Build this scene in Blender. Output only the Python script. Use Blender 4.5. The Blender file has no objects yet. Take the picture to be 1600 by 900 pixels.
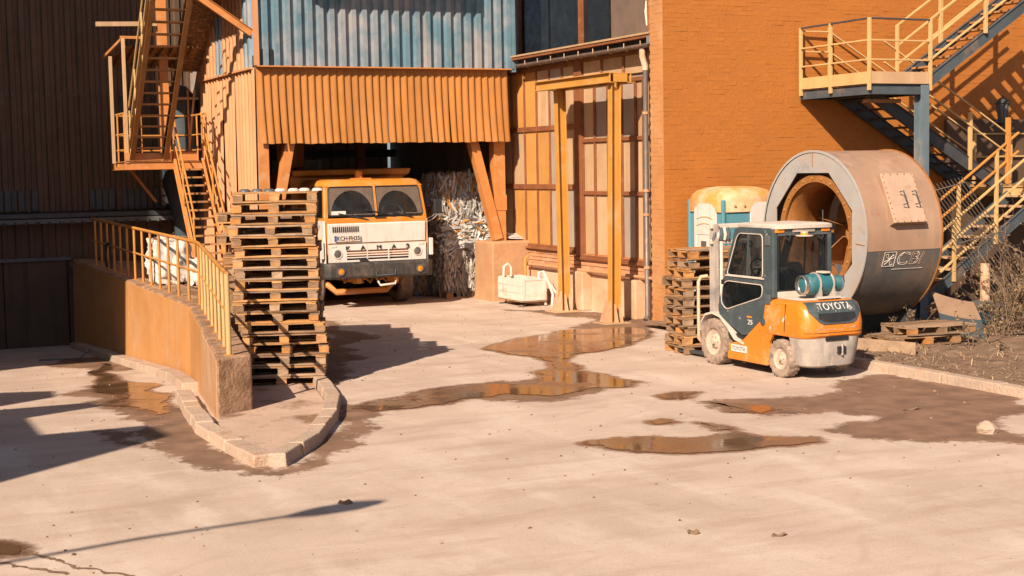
import bpy, bmesh, math, random
import numpy as np
from mathutils import Vector, Matrix, noise
R = random.Random(7)
scn = bpy.context.scene
C = scn.collection
rad = math.radians
# ------------------------------------------------------------------ camera
# axes: u (=X) runs along the brick wall, v (=Y) runs into the yard, z up; metres
YAW, PITCH, ROLL, CH = rad(25.07), math.atan(188/2300), .018, 2.95
rt = Vector((math.cos(YAW), -math.sin(YAW), 0)); fl = Vector((math.sin(YAW), math.cos(YAW), 0)); up = Vector((0, 0, 1))
fw = fl*math.cos(PITCH) - up*math.sin(PITCH); dn = -(up*math.cos(PITCH) + fl*math.sin(PITCH))
cx = rt*math.cos(ROLL) + dn*math.sin(ROLL); cy = rt*math.sin(ROLL) - dn*math.cos(ROLL); cz = -fw
cam = bpy.data.cameras.new('camera'); cam_o = bpy.data.objects.new('camera', cam); C.objects.link(cam_o)
cam.sensor_width = 36; cam.lens = 2300/1600*36; cam.clip_start = .1; cam.clip_end = 1000
M = Matrix.Identity(4)
for i, a in enumerate((cx, cy, cz)):
    for k in range(3): M[k][i] = a[k]
M.translation = (0, 0, CH); cam_o.matrix_world = M; scn.camera = cam_o
# ------------------------------------------------------------------ light
AZ, EL = rad(41), rad(34)
travel = Vector((math.cos(AZ)*math.cos(EL), math.sin(AZ)*math.cos(EL), -math.sin(EL)))
W = bpy.data.worlds.new('World'); scn.world = W; W.use_nodes = True
nt = W.node_tree; sky = nt.nodes.new('ShaderNodeTexSky'); sky.sky_type = 'NISHITA'; sky.sun_disc = False
sky.sun_elevation = EL; sky.sun_rotation = math.atan2(-travel.x, -travel.y); sky.dust_density = 1.2; sky.ozone_density = .5; sky.air_density = .6
bg = nt.nodes['Background']; bg.inputs[1].default_value = .062; nt.links.new(sky.outputs[0], bg.inputs[0])
sl = bpy.data.lights.new('sun', 'SUN'); sl.energy = 5; sl.angle = rad(.5); sl.color = (1, .83, .66)
so = bpy.data.objects.new('sun', sl); C.objects.link(so); so.rotation_euler = travel.to_track_quat('-Z', 'Y').to_euler(); so.location = (-20, -20, 30)
vs = scn.view_settings; vs.view_transform = 'Standard'; vs.look = 'None'; vs.gamma = 1; vs.use_curve_mapping = False; vs.exposure = .8
# ------------------------------------------------------------------ materials
def mat(name, col, rough=.7, metal=0, var=.18, vs=2.5, bump=.15, bs=30, patch=None, streak=None, rnd=0, chips=None, spec=.4, fine=.1):
    """procedural material: value clouds, colour patches, vertical streaks, chips, bump; rnd = per object value spread"""
    m = bpy.data.materials.new(name); m.use_nodes = True; t = m.node_tree; N = t.nodes; L = t.links
    b = N['Principled BSDF']; b.inputs['Roughness'].default_value = rough; b.inputs['Metallic'].default_value = metal
    b.inputs['Specular IOR Level'].default_value = spec
    tc = N.new('ShaderNodeTexCoord'); co = tc.outputs['Object']
    if rnd:
        oi = N.new('ShaderNodeObjectInfo'); sc = N.new('ShaderNodeVectorMath'); sc.operation = 'SCALE'; sc.inputs[0].default_value = (31, 17, 53)
        L.new(oi.outputs['Random'], sc.inputs['Scale']); ad = N.new('ShaderNodeVectorMath'); ad.operation = 'ADD'
        L.new(co, ad.inputs[0]); L.new(sc.outputs[0], ad.inputs[1]); co = ad.outputs[0]
    def noi(scale, detail=5, mp=None, r=.6):
        n = N.new('ShaderNodeTexNoise'); n.inputs['Scale'].default_value = scale; n.inputs['Detail'].default_value = detail; n.inputs['Roughness'].default_value = r
        if mp:
            q = N.new('ShaderNodeMapping'); q.inputs['Scale'].default_value = mp; L.new(co, q.inputs[0]); L.new(q.outputs[0], n.inputs[0])
        else: L.new(co, n.inputs[0])
        return n.outputs[0]
    def rng(s, a, bb, c=0, d=1):
        q = N.new('ShaderNodeMapRange'); q.inputs[1].default_value = a; q.inputs[2].default_value = bb; q.inputs[3].default_value = c; q.inputs[4].default_value = d
        L.new(s, q.inputs[0]); return q.outputs[0]
    def mix(f, a, c):
        q = N.new('ShaderNodeMix'); q.data_type = 'RGBA'; L.new(f, q.inputs[0])
        if isinstance(a, tuple): q.inputs[6].default_value = (*a, 1)
        else: L.new(a, q.inputs[6])
        q.inputs[7].default_value = (*c, 1); return q.outputs[2]
    cur = mix(rng(noi(vs), .3, .7), tuple(x*(1-var) for x in col), tuple(min(1, x*(1+var)) for x in col))
    if patch:
        for (pc, lo, hi, sc_) in (patch if isinstance(patch, list) else [patch]):
            cur = mix(rng(noi(sc_, 7, None, .65), lo, hi), cur, pc)
    if streak:
        sc_, lo, hi = streak[1:]
        cur = mix(rng(noi(1, 5, (sc_, sc_, sc_*.05)), lo, hi), cur, streak[0])
    if chips: cur = mix(rng(noi(chips[3], 8, None, .7), chips[1], chips[2]), cur, chips[0])
    if fine:
        q = N.new('ShaderNodeMix'); q.data_type = 'RGBA'; q.blend_type = 'MULTIPLY'; q.inputs[0].default_value = 1
        g = rng(noi(90, 3), .2, .8, 1-fine, 1+fine); L.new(cur, q.inputs[6]); L.new(g, q.inputs[7]); cur = q.outputs[2]
    if rnd:
        q = N.new('ShaderNodeHueSaturation'); L.new(cur, q.inputs['Color'])
        L.new(rng(oi.outputs['Random'], 0, 1, 1-rnd, 1+rnd), q.inputs['Value']); cur = q.outputs[0]
    L.new(cur, b.inputs['Base Color'])
    if bump:
        bp = N.new('ShaderNodeBump'); bp.inputs['Strength'].default_value = min(1, bump*2); bp.inputs['Distance'].default_value = .01*max(.3, bump*3)
        L.new(noi(bs, 6), bp.inputs['Height']); L.new(bp.outputs[0], b.inputs['Normal'])
    L.new(rng(noi(vs*2.2), .3, .7, max(0, rough-.12), min(1, rough+.12)), b.inputs['Roughness'])
    return m
def glass_mat(name, col, alpha, rough=.05):
    m = bpy.data.materials.new(name); m.use_nodes = True; b = m.node_tree.nodes['Principled BSDF']
    b.inputs['Base Color'].default_value = (*col, 1); b.inputs['Roughness'].default_value = rough; b.inputs['Alpha'].default_value = alpha; b.inputs['Specular IOR Level'].default_value = .8
    N = m.node_tree.nodes; L = m.node_tree.links
    n = N.new('ShaderNodeTexNoise'); n.inputs['Scale'].default_value = 5; n.inputs['Detail'].default_value = 8; n.inputs['Roughness'].default_value = .7
    tc = N.new('ShaderNodeTexCoord'); L.new(tc.outputs['Object'], n.inputs[0])
    q = N.new('ShaderNodeMapRange'); q.inputs[1].default_value = .3; q.inputs[2].default_value = .75; q.inputs[3].default_value = alpha-.08; q.inputs[4].default_value = min(1, alpha+.18)
    L.new(n.outputs[0], q.inputs[0]); L.new(q.outputs[0], b.inputs['Alpha']); return m
def attr_mat(name, rough=.6, spec=.4, bump=.3, bs=25, trans=0):
    """colour from the mesh's own piece colours (one random paint per scrap)"""
    m = bpy.data.materials.new(name); m.use_nodes = True; t = m.node_tree; N = t.nodes; L = t.links; b = N['Principled BSDF']
    a = N.new('ShaderNodeAttribute'); a.attribute_name = 'piece'; L.new(a.outputs['Color'], b.inputs['Base Color'])
    b.inputs['Roughness'].default_value = rough; b.inputs['Specular IOR Level'].default_value = spec
    n = N.new('ShaderNodeTexNoise'); n.inputs['Scale'].default_value = bs; tc = N.new('ShaderNodeTexCoord'); L.new(tc.outputs['Object'], n.inputs[0])
    bp = N.new('ShaderNodeBump'); bp.inputs['Strength'].default_value = bump; bp.inputs['Distance'].default_value = .02; L.new(n.outputs[0], bp.inputs['Height']); L.new(bp.outputs[0], b.inputs['Normal'])
    return m
ORANGE = (.365, .127, .021)
MT = dict(
    brick_single=mat('orange_painted_single_brick', ORANGE, .62, var=.05, vs=3, bump=.25, bs=40, rnd=.015),
    brick=mat('orange_painted_brick', ORANGE, .62, var=.08, vs=1.2, bump=.25, bs=40, patch=[((.31, .1, .018), .55, .75, .6), ((.4, .15, .036), .62, .8, 2.5)]),
    mortar=mat('orange_painted_mortar', (.355, .122, .02), .75, var=.06, vs=1.2, bump=.4, bs=50, patch=((.31, .1, .018), .55, .75, .6)),
    brick_side=mat('dusty_orange_brick', (.42, .19, .07), .7, var=.1, vs=2, bump=.3, bs=40, patch=[((.48, .28, .15), .5, .75, .8)]),
    brick_pale=mat('pale_dusty_brick', (.5, .24, .12), .75, var=.15, bump=.35, bs=45, patch=((.55, .36, .24), .5, .75, 1.5), rnd=.08),
    render=mat('dusty_plaster', (.52, .3, .17), .85, var=.15, vs=1.5, bump=.35, bs=25, patch=[((.58, .43, .31), .45, .65, 1.0), ((.4, .2, .1), .6, .8, 3)]),
    skirt=mat('orange_sheet', (.345, .135, .024), .6, var=.1, vs=2, bump=.06, bs=12, patch=((.37, .15, .04), .5, .8, 1.2), streak=((.28, .105, .025), 7, .5, .8), rnd=.1),
    side=mat('pale_orange_sheet', (.5, .25, .12), .7, var=.12, vs=2, bump=.06, bs=12, patch=((.42, .17, .06), .5, .8, 1), streak=((.36, .15, .06), 9, .6, .85), rnd=.05),
    blue=mat('faded_blue_sheet', (.1, .18, .225), .5, var=.15, vs=2, bump=.04, bs=10, patch=[((.26, .26, .27), .42, .62, 1.1), ((.33, .18, .09), .66, .78, .5)], streak=((.27, .21, .17), 9, .6, .8)),
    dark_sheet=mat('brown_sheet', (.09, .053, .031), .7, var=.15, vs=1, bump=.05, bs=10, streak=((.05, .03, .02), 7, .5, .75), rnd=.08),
    dim_sheet=mat('grey_translucent_sheet', (.085, .092, .095), .5, var=.2, bump=.04, rnd=.1),
    stair_slate=mat('slate_painted_steel', (.065, .08, .09), .55, .1, var=.2, bump=.06, patch=[((.2, .14, .1), .55, .72, 2)]),
    hall_panel=mat('dim_roof_light', (.045, .048, .05), .5, var=.2, bump=.04, rnd=.1),
    dusty_glass_=mat('unused', (.4, .3, .2)) if 0 else None,
    dark_metal=mat('dark_steel', (.055, .06, .065), .55, .2, bump=.08, patch=((.13, .075, .045), .6, .8, 4)),
    interior=mat('dim_interior_wall', (.3, .23, .18), .85, var=.25, vs=1.5, bump=.1),
    beam_or=mat('orange_painted_steel', (.46, .18, .05), .55, var=.14, bump=.06, patch=[((.5, .28, .14), .52, .75, 3), ((.22, .09, .04), .66, .76, 9)]),
    beam_ye=mat('yellow_painted_steel', (.46, .22, .042), .55, var=.12, bump=.06, patch=[((.47, .31, .15), .5, .75, 2), ((.3, .12, .04), .66, .78, 8)], streak=((.45, .25, .11), 14, .58, .8)),
    rail_or=mat('rail_paint', (.46, .2, .045), .55, var=.15, bump=.05, patch=[((.27, .12, .06), .6, .75, 6)]),
    rail_ye=mat('pale_yellow_rail_paint', (.5, .32, .135), .55, var=.12, bump=.05, patch=[((.33, .15, .06), .62, .76, 7)]),
    step_or=mat('rusty_step', (.33, .16, .06), .7, var=.2, bump=.1, patch=((.16, .08, .04), .55, .75, 6)),
    steel_blue=mat('blue_grey_steel', (.12, .16, .18), .5, .1, var=.15, bump=.06, patch=[((.32, .25, .2), .5, .7, 1.3), ((.24, .1, .05), .66, .78, 6)]),
    panel_tan=mat('tan_panel', (.42, .27, .15), .6, var=.14, vs=1.5, bump=.05, streak=((.5, .35, .21), 8, .5, .8), patch=((.36, .2, .09), .55, .75, 1.2), rnd=.12),
    panel_or=mat('ochre_panel', (.48, .23, .06), .6, var=.14, vs=1.5, bump=.05, streak=((.4, .24, .12), 8, .55, .8), rnd=.08),
    panel_gr=mat('grey_panel', (.33, .26, .2), .55, var=.14, vs=1.5, bump=.05, streak=((.4, .3, .2), 8, .55, .8), rnd=.08),
    frame_br=mat('red_brown_frame', (.21, .075, .03), .6, var=.2, bump=.06, patch=((.3, .14, .07), .58, .75, 5)),
    pane_dark=mat('dark_window_pane', (.01, .012, .013), .3, var=.4, bump=.02, bs=3),
    wall_brown=mat('grey_brown_cladding', (.14, .095, .07), .7, var=.15, bump=.05, streak=((.19, .12, .08), 6, .5, .8)),
    concrete=mat('worn_concrete', (.37, .22, .13), .85, var=.2, vs=3, bump=.6, bs=22, patch=[((.2, .11, .06), .42, .62, 4), ((.46, .33, .24), .58, .75, 6)]),
    concrete_or=mat('orange_dusted_concrete', (.42, .23, .115), .85, var=.14, vs=2, bump=.4, bs=22, patch=[((.42, .19, .08), .5, .75, 1.6), ((.3, .17, .1), .64, .8, 5)]),
    coat=mat('orange_wall_coat', (.45, .21, .07), .75, var=.12, vs=1, bump=.3, bs=18, patch=[((.47, .28, .15), .5, .75, .8), ((.33, .17, .08), .62, .76, 3.5)], streak=((.36, .17, .07), 5, .58, .85)),
    coat_pale=mat('pale_worn_coat', (.45, .25, .125), .85, var=.14, vs=2, bump=.4, bs=20, patch=[((.48, .31, .2), .48, .7, 1.5), ((.32, .18, .1), .58, .72, 4)], streak=((.34, .2, .11), 6, .55, .8)),
    kerb=mat('kerb_stone', (.43, .315, .235), .85, var=.16, vs=4, bump=.6, bs=28, patch=[((.33, .18, .1), .52, .72, 4)], rnd=.1),
    soil=mat('dry_soil', (.19, .115, .07), .95, var=.3, vs=3, bump=1, bs=18, patch=[((.3, .2, .13), .52, .7, 5), ((.12, .075, .05), .6, .75, 2)]),
    white_dusty=mat('dusty_white_paint', (.6, .52, .45), .6, var=.08, vs=3, bump=.05, patch=[((.5, .36, .26), .52, .75, 2.5), ((.33, .2, .12), .62, .7, 7)]),
    white=mat('white_paint', (.58, .525, .475), .5, var=.06, vs=3, bump=.04, patch=[((.48, .38, .3), .55, .75, 4)], streak=((.45, .34, .26), 11, .58, .75)),
    truck_or=mat('truck_orange_paint', (.52, .19, .025), .42, var=.1, vs=3, bump=.03, patch=[((.46, .25, .11), .5, .75, 3)]),
    rubber=mat('dusty_rubber', (.16, .115, .085), .9, var=.25, vs=6, bump=.3, bs=40, patch=((.3, .22, .16), .5, .72, 5)),
    tyre_pale=mat('dust_caked_tyre', (.3, .22, .165), .9, var=.25, vs=8, bump=.4, bs=40, patch=((.14, .1, .08), .5, .68, 9)),
    rim_pale=mat('dust_caked_rim', (.42, .33, .255), .8, var=.18, vs=8, bump=.2, patch=((.3, .2, .13), .56, .75, 12)),
    black=mat('black_plastic', (.02, .02, .021), .5, var=.3, bump=.05, patch=((.07, .055, .045), .6, .8, 5)),
    bumper=mat('dusty_black_bumper', (.03, .028, .027), .6, var=.3, bump=.1, patch=[((.12, .09, .07), .5, .75, 4)], streak=((.085, .065, .05), 14, .5, .75)),
    chrome=mat('bright_metal', (.55, .5, .46), .3, .9, var=.1, bump=.03),
    lens=mat('lamp_glass', (.16, .15, .14), .15, .5, var=.15, bump=.1, bs=80),
    amber=mat('amber_lens', (.6, .2, .015), .25, var=.2, bump=.1, bs=120),
    fork_or=mat('forklift_orange_paint', (.58, .175, .017), .38, var=.06, vs=3, bump=.03, patch=[((.52, .3, .14), .52, .75, 2.6)], chips=((.55, .46, .4), .61, .64, 7)),
    fork_dk=mat('forklift_slate_paint', (.05, .068, .075), .5, var=.15, vs=4, bump=.04, patch=[((.16, .15, .14), .55, .8, 2)], chips=((.3, .27, .25), .63, .67, 9)),
    fork_gr=mat('counterweight_grey', (.34, .29, .25), .75, var=.2, vs=4, bump=.25, patch=[((.2, .19, .19), .5, .7, 3)], streak=((.48, .4, .34), 12, .52, .75)),
    dusty_top=mat('dust_covered_top', (.52, .44, .37), .8, var=.12, vs=5, bump=.15, patch=((.4, .36, .33), .55, .75, 7)),
    teal=mat('teal_gas_bottle', (.025, .125, .145), .45, var=.2, bump=.05, patch=[((.14, .19, .18), .52, .72, 8)]),
    porta_teal=mat('teal_plastic', (.09, .24, .29), .5, var=.1, bump=.03, patch=((.2, .27, .28), .55, .8, 2)),
    porta_roof=mat('dusty_roof_plastic', (.6, .42, .27), .7, var=.12, vs=3, bump=.06, patch=((.55, .25, .06), .42, .6, 1.4)),
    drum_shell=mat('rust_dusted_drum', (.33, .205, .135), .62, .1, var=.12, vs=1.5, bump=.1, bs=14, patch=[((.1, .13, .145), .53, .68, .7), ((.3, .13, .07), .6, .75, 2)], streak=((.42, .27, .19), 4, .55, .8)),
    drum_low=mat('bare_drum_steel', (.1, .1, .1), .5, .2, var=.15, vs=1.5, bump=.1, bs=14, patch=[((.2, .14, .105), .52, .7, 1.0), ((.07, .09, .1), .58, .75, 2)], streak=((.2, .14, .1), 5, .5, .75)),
    drum_face=mat('grey_drum_face', (.37, .35, .33), .5, .1, var=.1, vs=2, bump=.06, patch=[((.4, .31, .25), .5, .7, 1.5), ((.2, .22, .23), .6, .75, 2.5)]),
    rust_shaded=mat('shade_darkened_rusty_steel', (.27, .13, .04), .7, var=.2, bump=.1, patch=((.3, .15, .06), .55, .75, 5)),  # rusty steel, with the upper flight's shaded side put into its colour
    hopper=mat('dark_blue_steel', (.045, .06, .07), .7, var=.2, bump=.05),
    rust=mat('orange_rust', (.36, .15, .04), .6, .2, var=.3, vs=3, bump=.2, patch=[((.18, .075, .025), .5, .7, 3), ((.5, .28, .12), .62, .78, 5)]),
    grate=mat('rusty_grating', (.16, .085, .04), .8, var=.4, vs=8, bump=.3, patch=((.4, .22, .1), .5, .66, 12)),
    wood_a=mat('grey_weathered_wood', (.28, .185, .115), .85, var=.2, vs=4, bump=.3, bs=30, streak=None, patch=[((.2, .13, .085), .5, .7, 7)], rnd=.28),
    wood_b=mat('tan_wood', (.38, .2, .08), .85, var=.2, vs=4, bump=.3, bs=30, patch=[((.26, .14, .07), .5, .7, 7)], rnd=.25),
    wood_c=mat('orange_brown_wood', (.44, .2, .06), .85, var=.2, vs=4, bump=.3, bs=30, patch=[((.25, .12, .05), .5, .7, 7)], rnd=.25),
    wood_d=mat('dark_damp_wood', (.2, .115, .06), .85, var=.25, vs=4, bump=.3, bs=30, patch=[((.3, .2, .12), .5, .7, 7)], rnd=.25),
    wood_e=mat('dry_brown_wood', (.24, .14, .075), .85, var=.22, vs=4, bump=.3, bs=30, patch=[((.17, .1, .06), .5, .7, 7)], rnd=.25),
    pipe_gr=mat('grey_pipe', (.16, .13, .115), .5, .2, var=.2, bump=.08, patch=((.35, .2, .12), .55, .75, 3)),
    pipe_or=mat('dusty_pipe', (.45, .24, .12), .6, var=.15, bump=.08),
    scrap=attr_mat('plastic_scrap'),
    twig=mat('dry_twig', (.17, .11, .07), .9, var=.3, vs=5, bump=0, fine=0),
    leaf=attr_mat('dry_leaf', .9, .2, .1),
    number_blue=mat('blue_band', (.02, .08, .3), .5, var=.05, bump=0),
    shed_light=mat('grey_roof_light', (.42, .45, .46), .5, var=.2, bump=.04),
    sheet_top=mat('brown_dusted_sheet', (.24, .15, .095), .75, bump=.15),
    cab_dust=mat('dusty_cab_lining', (.5, .38, .3), .8, bump=.1),
    glass=glass_mat('dusty_windscreen', (.06, .055, .05), .13),
    glass_dusty=glass_mat('dust_filmed_glass', (.42, .34, .26), .5, .3),
    screen_dust=glass_mat('windscreen_dust_film', (.22, .155, .115), .34, .6),
    rod=mat('dark_rod', (.1, .075, .055), .7, bump=0),
    glass_dark=glass_mat('tinted_glass', (.012, .016, .018), .38, .03),
    seat=mat('black_seat', (.02, .022, .025), .7, bump=.2),
    cab_in=mat('cab_lining', (.05, .06, .065), .8, bump=.1),
    teal_in=mat('teal_curtain', (.012, .04, .055), .8, bump=.1),
    bag=mat('white_woven_bag', (.56, .51, .46), .75, var=.12, vs=4, bump=.6, bs=9, patch=[((.42, .32, .23), .55, .75, 4), ((.12, .1, .09), .64, .68, 6)]),
    asphalt_dirt=mat('dark_hose', (.03, .028, .027), .7, bump=.05),
)
# ------------------------------------------------------------------ mesh builder
ORG = {}
def org(o):
    while o is not None:
        if o.name in ORG: return ORG[o.name]
        o = o.parent
    return Vector((0, 0, 0))
def tag(o, label=None, cat=None, group=None, kind=None):
    if label: o['label'] = label
    if cat: o['category'] = cat
    if group: o['group'] = group
    if kind: o['kind'] = kind
    return o
def thing(name, label, cat, loc=(0, 0, 0), group=None, local=False, rz=0):
    o = bpy.data.objects.new(name, None); C.objects.link(o); o.location = loc; o.rotation_euler = (0, 0, rz)
    o.empty_display_size = .2; ORG[o.name] = Vector((0, 0, 0)) if local else Vector(loc)
    return tag(o, label, cat, group)
def perp(d):
    a = Vector((0, 0, 1)) if abs(d.z) < .9 else Vector((1, 0, 0))
    x = d.cross(a).normalized(); return x, d.cross(x).normalized()
class MB:
    def __init__(s): s.v = []; s.f = []; s.c = []
    def add(s, vs, fs, col=None):
        n = len(s.v); s.v += [Vector(p) for p in vs]; s.f += [tuple(i+n for i in f) for f in fs]
        s.c += [col]*len(fs); return s
    def box(s, x0, x1, y0, y1, z0, z1, col=None):
        return s.add([(x0, y0, z0), (x1, y0, z0), (x1, y1, z0), (x0, y1, z0), (x0, y0, z1), (x1, y0, z1), (x1, y1, z1), (x0, y1, z1)],
                     [(0, 3, 2, 1), (4, 5, 6, 7), (0, 1, 5, 4), (1, 2, 6, 5), (2, 3, 7, 6), (3, 0, 4, 7)], col)
    def hexa(s, b, t, col=None):
        return s.add(list(b)+list(t), [(0, 3, 2, 1), (4, 5, 6, 7), (0, 1, 5, 4), (1, 2, 6, 5), (2, 3, 7, 6), (3, 0, 4, 7)], col)
    def beam(s, p, q, w, h, upv=(0, 0, 1)):
        p, q = Vector(p), Vector(q); d = (q-p).normalized(); uv = Vector(upv)
        x = d.cross(uv)
        if x.length < 1e-4: x = d.cross(Vector((0, 1, 0)))
        x.normalize(); y = x.cross(d)
        c = [(-1, -1), (1, -1), (1, 1), (-1, 1)]
        return s.hexa([p+x*a*w/2+y*b*h/2 for a, b in c], [q+x*a*w/2+y*b*h/2 for a, b in c])
    def ibeam(s, p, q, w, h, t=.014, upv=(0, 0, 1)):
        p, q = Vector(p), Vector(q); d = (q-p).normalized(); x = d.cross(Vector(upv))
        if x.length < 1e-4: x = d.cross(Vector((0, 1, 0)))
        x.normalize(); y = x.cross(d)
        o = y*(h/2-t/2)
        s.beam(p+o, q+o, w, t, y); s.beam(p-o, q-o, w, t, y); s.beam(p, q, t, h-2*t-.002, y); return s
    def tube(s, pts, r, n=7, closed=False):
        pts = [Vector(p) for p in pts]; m = len(pts); rings = []
        rr = r if isinstance(r, (list, tuple)) else [r]*m
        x = None; vs = []
        for i, p in enumerate(pts):
            d = ((pts[(i+1) % m] if closed or i < m-1 else p) - (pts[i-1] if closed or i > 0 else p)).normalized()
            if x is None: x, y = perp(d)
            else:
                x = x - d*x.dot(d)
                if x.length < 1e-5: x, y = perp(d)
                x.normalize()
            y = d.cross(x)
            vs += [p + (x*math.cos(a*2*math.pi/n)+y*math.sin(a*2*math.pi/n))*rr[i] for a in range(n)]
        fs = []
        for i in range(m if closed else m-1):
            for a in range(n): fs.append((i*n+a, i*n+(a+1) % n, ((i+1) % m)*n+(a+1) % n, ((i+1) % m)*n+a))
        if not closed: fs += [tuple(range(n))[::-1], tuple((m-1)*n+a for a in range(n))]
        return s.add(vs, fs)
    def lathe(s, prof, o, d, n=32, arc=(0, 2*math.pi), x=None):
        """prof: (radius, along) pairs"""
        o, d = Vector(o), Vector(d).normalized()
        if x is None: x, y = perp(d)
        else: x = Vector(x); y = d.cross(x)
        full = abs(arc[1]-arc[0]-2*math.pi) < 1e-6; k = n if full else n+1; vs = []; fs = []
        for r, a in prof:
            vs += [o+d*a+(x*math.cos(arc[0]+(arc[1]-arc[0])*i/n)+y*math.sin(arc[0]+(arc[1]-arc[0])*i/n))*r for i in range(k)]
        for j in range(len(prof)-1):
            for i in range(n): fs.append((j*k+i, j*k+(i+1) % k, (j+1)*k+(i+1) % k, (j+1)*k+i))
        return s.add(vs, fs)
    def prism(s, pts, off):
        pts = [Vector(p) for p in pts]; off = Vector(off); n = len(pts)
        return s.add(pts+[p+off for p in pts], [tuple(range(n))[::-1], tuple(range(n, 2*n))]+[(i, (i+1) % n, n+(i+1) % n, n+i) for i in range(n)])
    def loft(s, rings, cap=True):
        n = len(rings[0]); vs = [p for r in rings for p in r]; fs = []
        for j in range(len(rings)-1):
            for i in range(n): fs.append((j*n+i, j*n+(i+1) % n, (j+1)*n+(i+1) % n, (j+1)*n+i))
        if cap: fs += [tuple(range(n))[::-1], tuple((len(rings)-1)*n+i for i in range(n))]
        return s.add(vs, fs)
    def build(s, name, m, parent=None, bev=0, smooth=None, kind=None, recalc=True):
        o0 = org(parent) if parent else Vector((0, 0, 0)); base = o0
        if parent is None and s.v:       # top-level mesh: origin at the foot of the thing
            xs = [p.x for p in s.v]; ys = [p.y for p in s.v]; zs = [p.z for p in s.v]
            base = Vector(((min(xs)+max(xs))/2, (min(ys)+max(ys))/2, min(zs)))
        me = bpy.data.meshes.new(name); me.from_pydata([p-base for p in s.v], [], s.f)
        if any(c is not None for c in s.c):
            at = me.attributes.new('piece', 'FLOAT_COLOR', 'FACE')
            at.data.foreach_set('color', [k for c in s.c for k in (*(c or (.5, .5, .5)), 1)])
        if recalc:
            bm = bmesh.new(); bm.from_mesh(me); bmesh.ops.recalc_face_normals(bm, faces=bm.faces); bm.to_mesh(me); bm.free()
        me.materials.append(m)
        o = bpy.data.objects.new(name, me); C.objects.link(o)
        if parent: o.parent = parent
        else: o.location = base; ORG[o.name] = base
        if smooth: me.shade_smooth(); me.set_sharp_from_angle(angle=rad(smooth))
        if bev:
            b = o.modifiers.new('bevel', 'BEVEL'); b.width = bev; b.segments = 2; b.limit_method = 'ANGLE'; b.angle_limit = rad(40)
        if kind: o['kind'] = kind
        return o
def holed(outer, holes, off):
    """plate with holes: outlines are lists of 3-D points in one plane, off = thickness vector"""
    bm = bmesh.new(); es = []
    for ring in [outer]+holes:
        vs = [bm.verts.new(p) for p in ring]; es += [bm.edges.new((vs[i], vs[(i+1) % len(vs)])) for i in range(len(vs))]
    bmesh.ops.triangle_fill(bm, edges=es, use_beauty=True)
    r = bmesh.ops.extrude_face_region(bm, geom=bm.faces[:])
    bmesh.ops.translate(bm, vec=off, verts=[g for g in r['geom'] if isinstance(g, bmesh.types.BMVert)])
    bm.verts.index_update(); mb = MB(); mb.add([v.co.copy() for v in bm.verts], [tuple(v.index for v in f.verts) for f in bm.faces]); bm.free(); return mb
def rounded(pts, r, n=4):
    """round the corners of a closed 2-D outline"""
    out = []; m = len(pts)
    for i in range(m):
        p = Vector(pts[i]); a = Vector(pts[i-1]); b = Vector(pts[(i+1) % m]); da = (a-p); db = (b-p)
        k = min(r, da.length*.45, db.length*.45); s = p+da.normalized()*k; e = p+db.normalized()*k
        for j in range(n+1):
            t = j/n; out.append(tuple((1-t)**2*s+2*t*(1-t)*p+t*t*e))
    return out
def copy_tree(o, parent=None):
    c = o.copy(); C.objects.link(c); c.parent = parent
    for ch in o.children: copy_tree(ch, c)
    return c
def text(s, size, name, m, parent, mtx, depth=.004, outline=0, fn=None, sx=1, space=1, shear=0, bold=0):
    cu = bpy.data.curves.new(name, 'FONT'); cu.body = s; cu.size = size; cu.align_x = 'CENTER'; cu.align_y = 'CENTER'; cu.space_character = space; cu.shear = shear; cu.offset = bold
    if outline: cu.fill_mode = 'NONE'; cu.bevel_depth = outline; cu.bevel_resolution = 0; cu.resolution_u = 4
    else: cu.extrude = depth; cu.resolution_u = 4
    t = bpy.data.objects.new(name, cu); C.objects.link(t); dg = bpy.context.evaluated_depsgraph_get()
    me = bpy.data.meshes.new_from_object(t.evaluated_get(dg)); bpy.data.objects.remove(t); bpy.data.curves.remove(cu)
    for v in me.vertices:
        p = Vector((v.co.x*sx, v.co.y, v.co.z)); p = fn(p) if fn else mtx @ p; v.co = p - (org(parent))
    me.materials.clear(); me.materials.append(m); o = bpy.data.objects.new(name, me); C.objects.link(o); o.parent = parent; return o
def frame_m(o, x, y):
    x = Vector(x).normalized(); y = Vector(y).normalized(); z = x.cross(y); m = Matrix.Identity(4)
    for i, a in enumerate((x, y, z)):
        for k in range(3): m[k][i] = a[k]
    m.translation = o; return m
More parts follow.
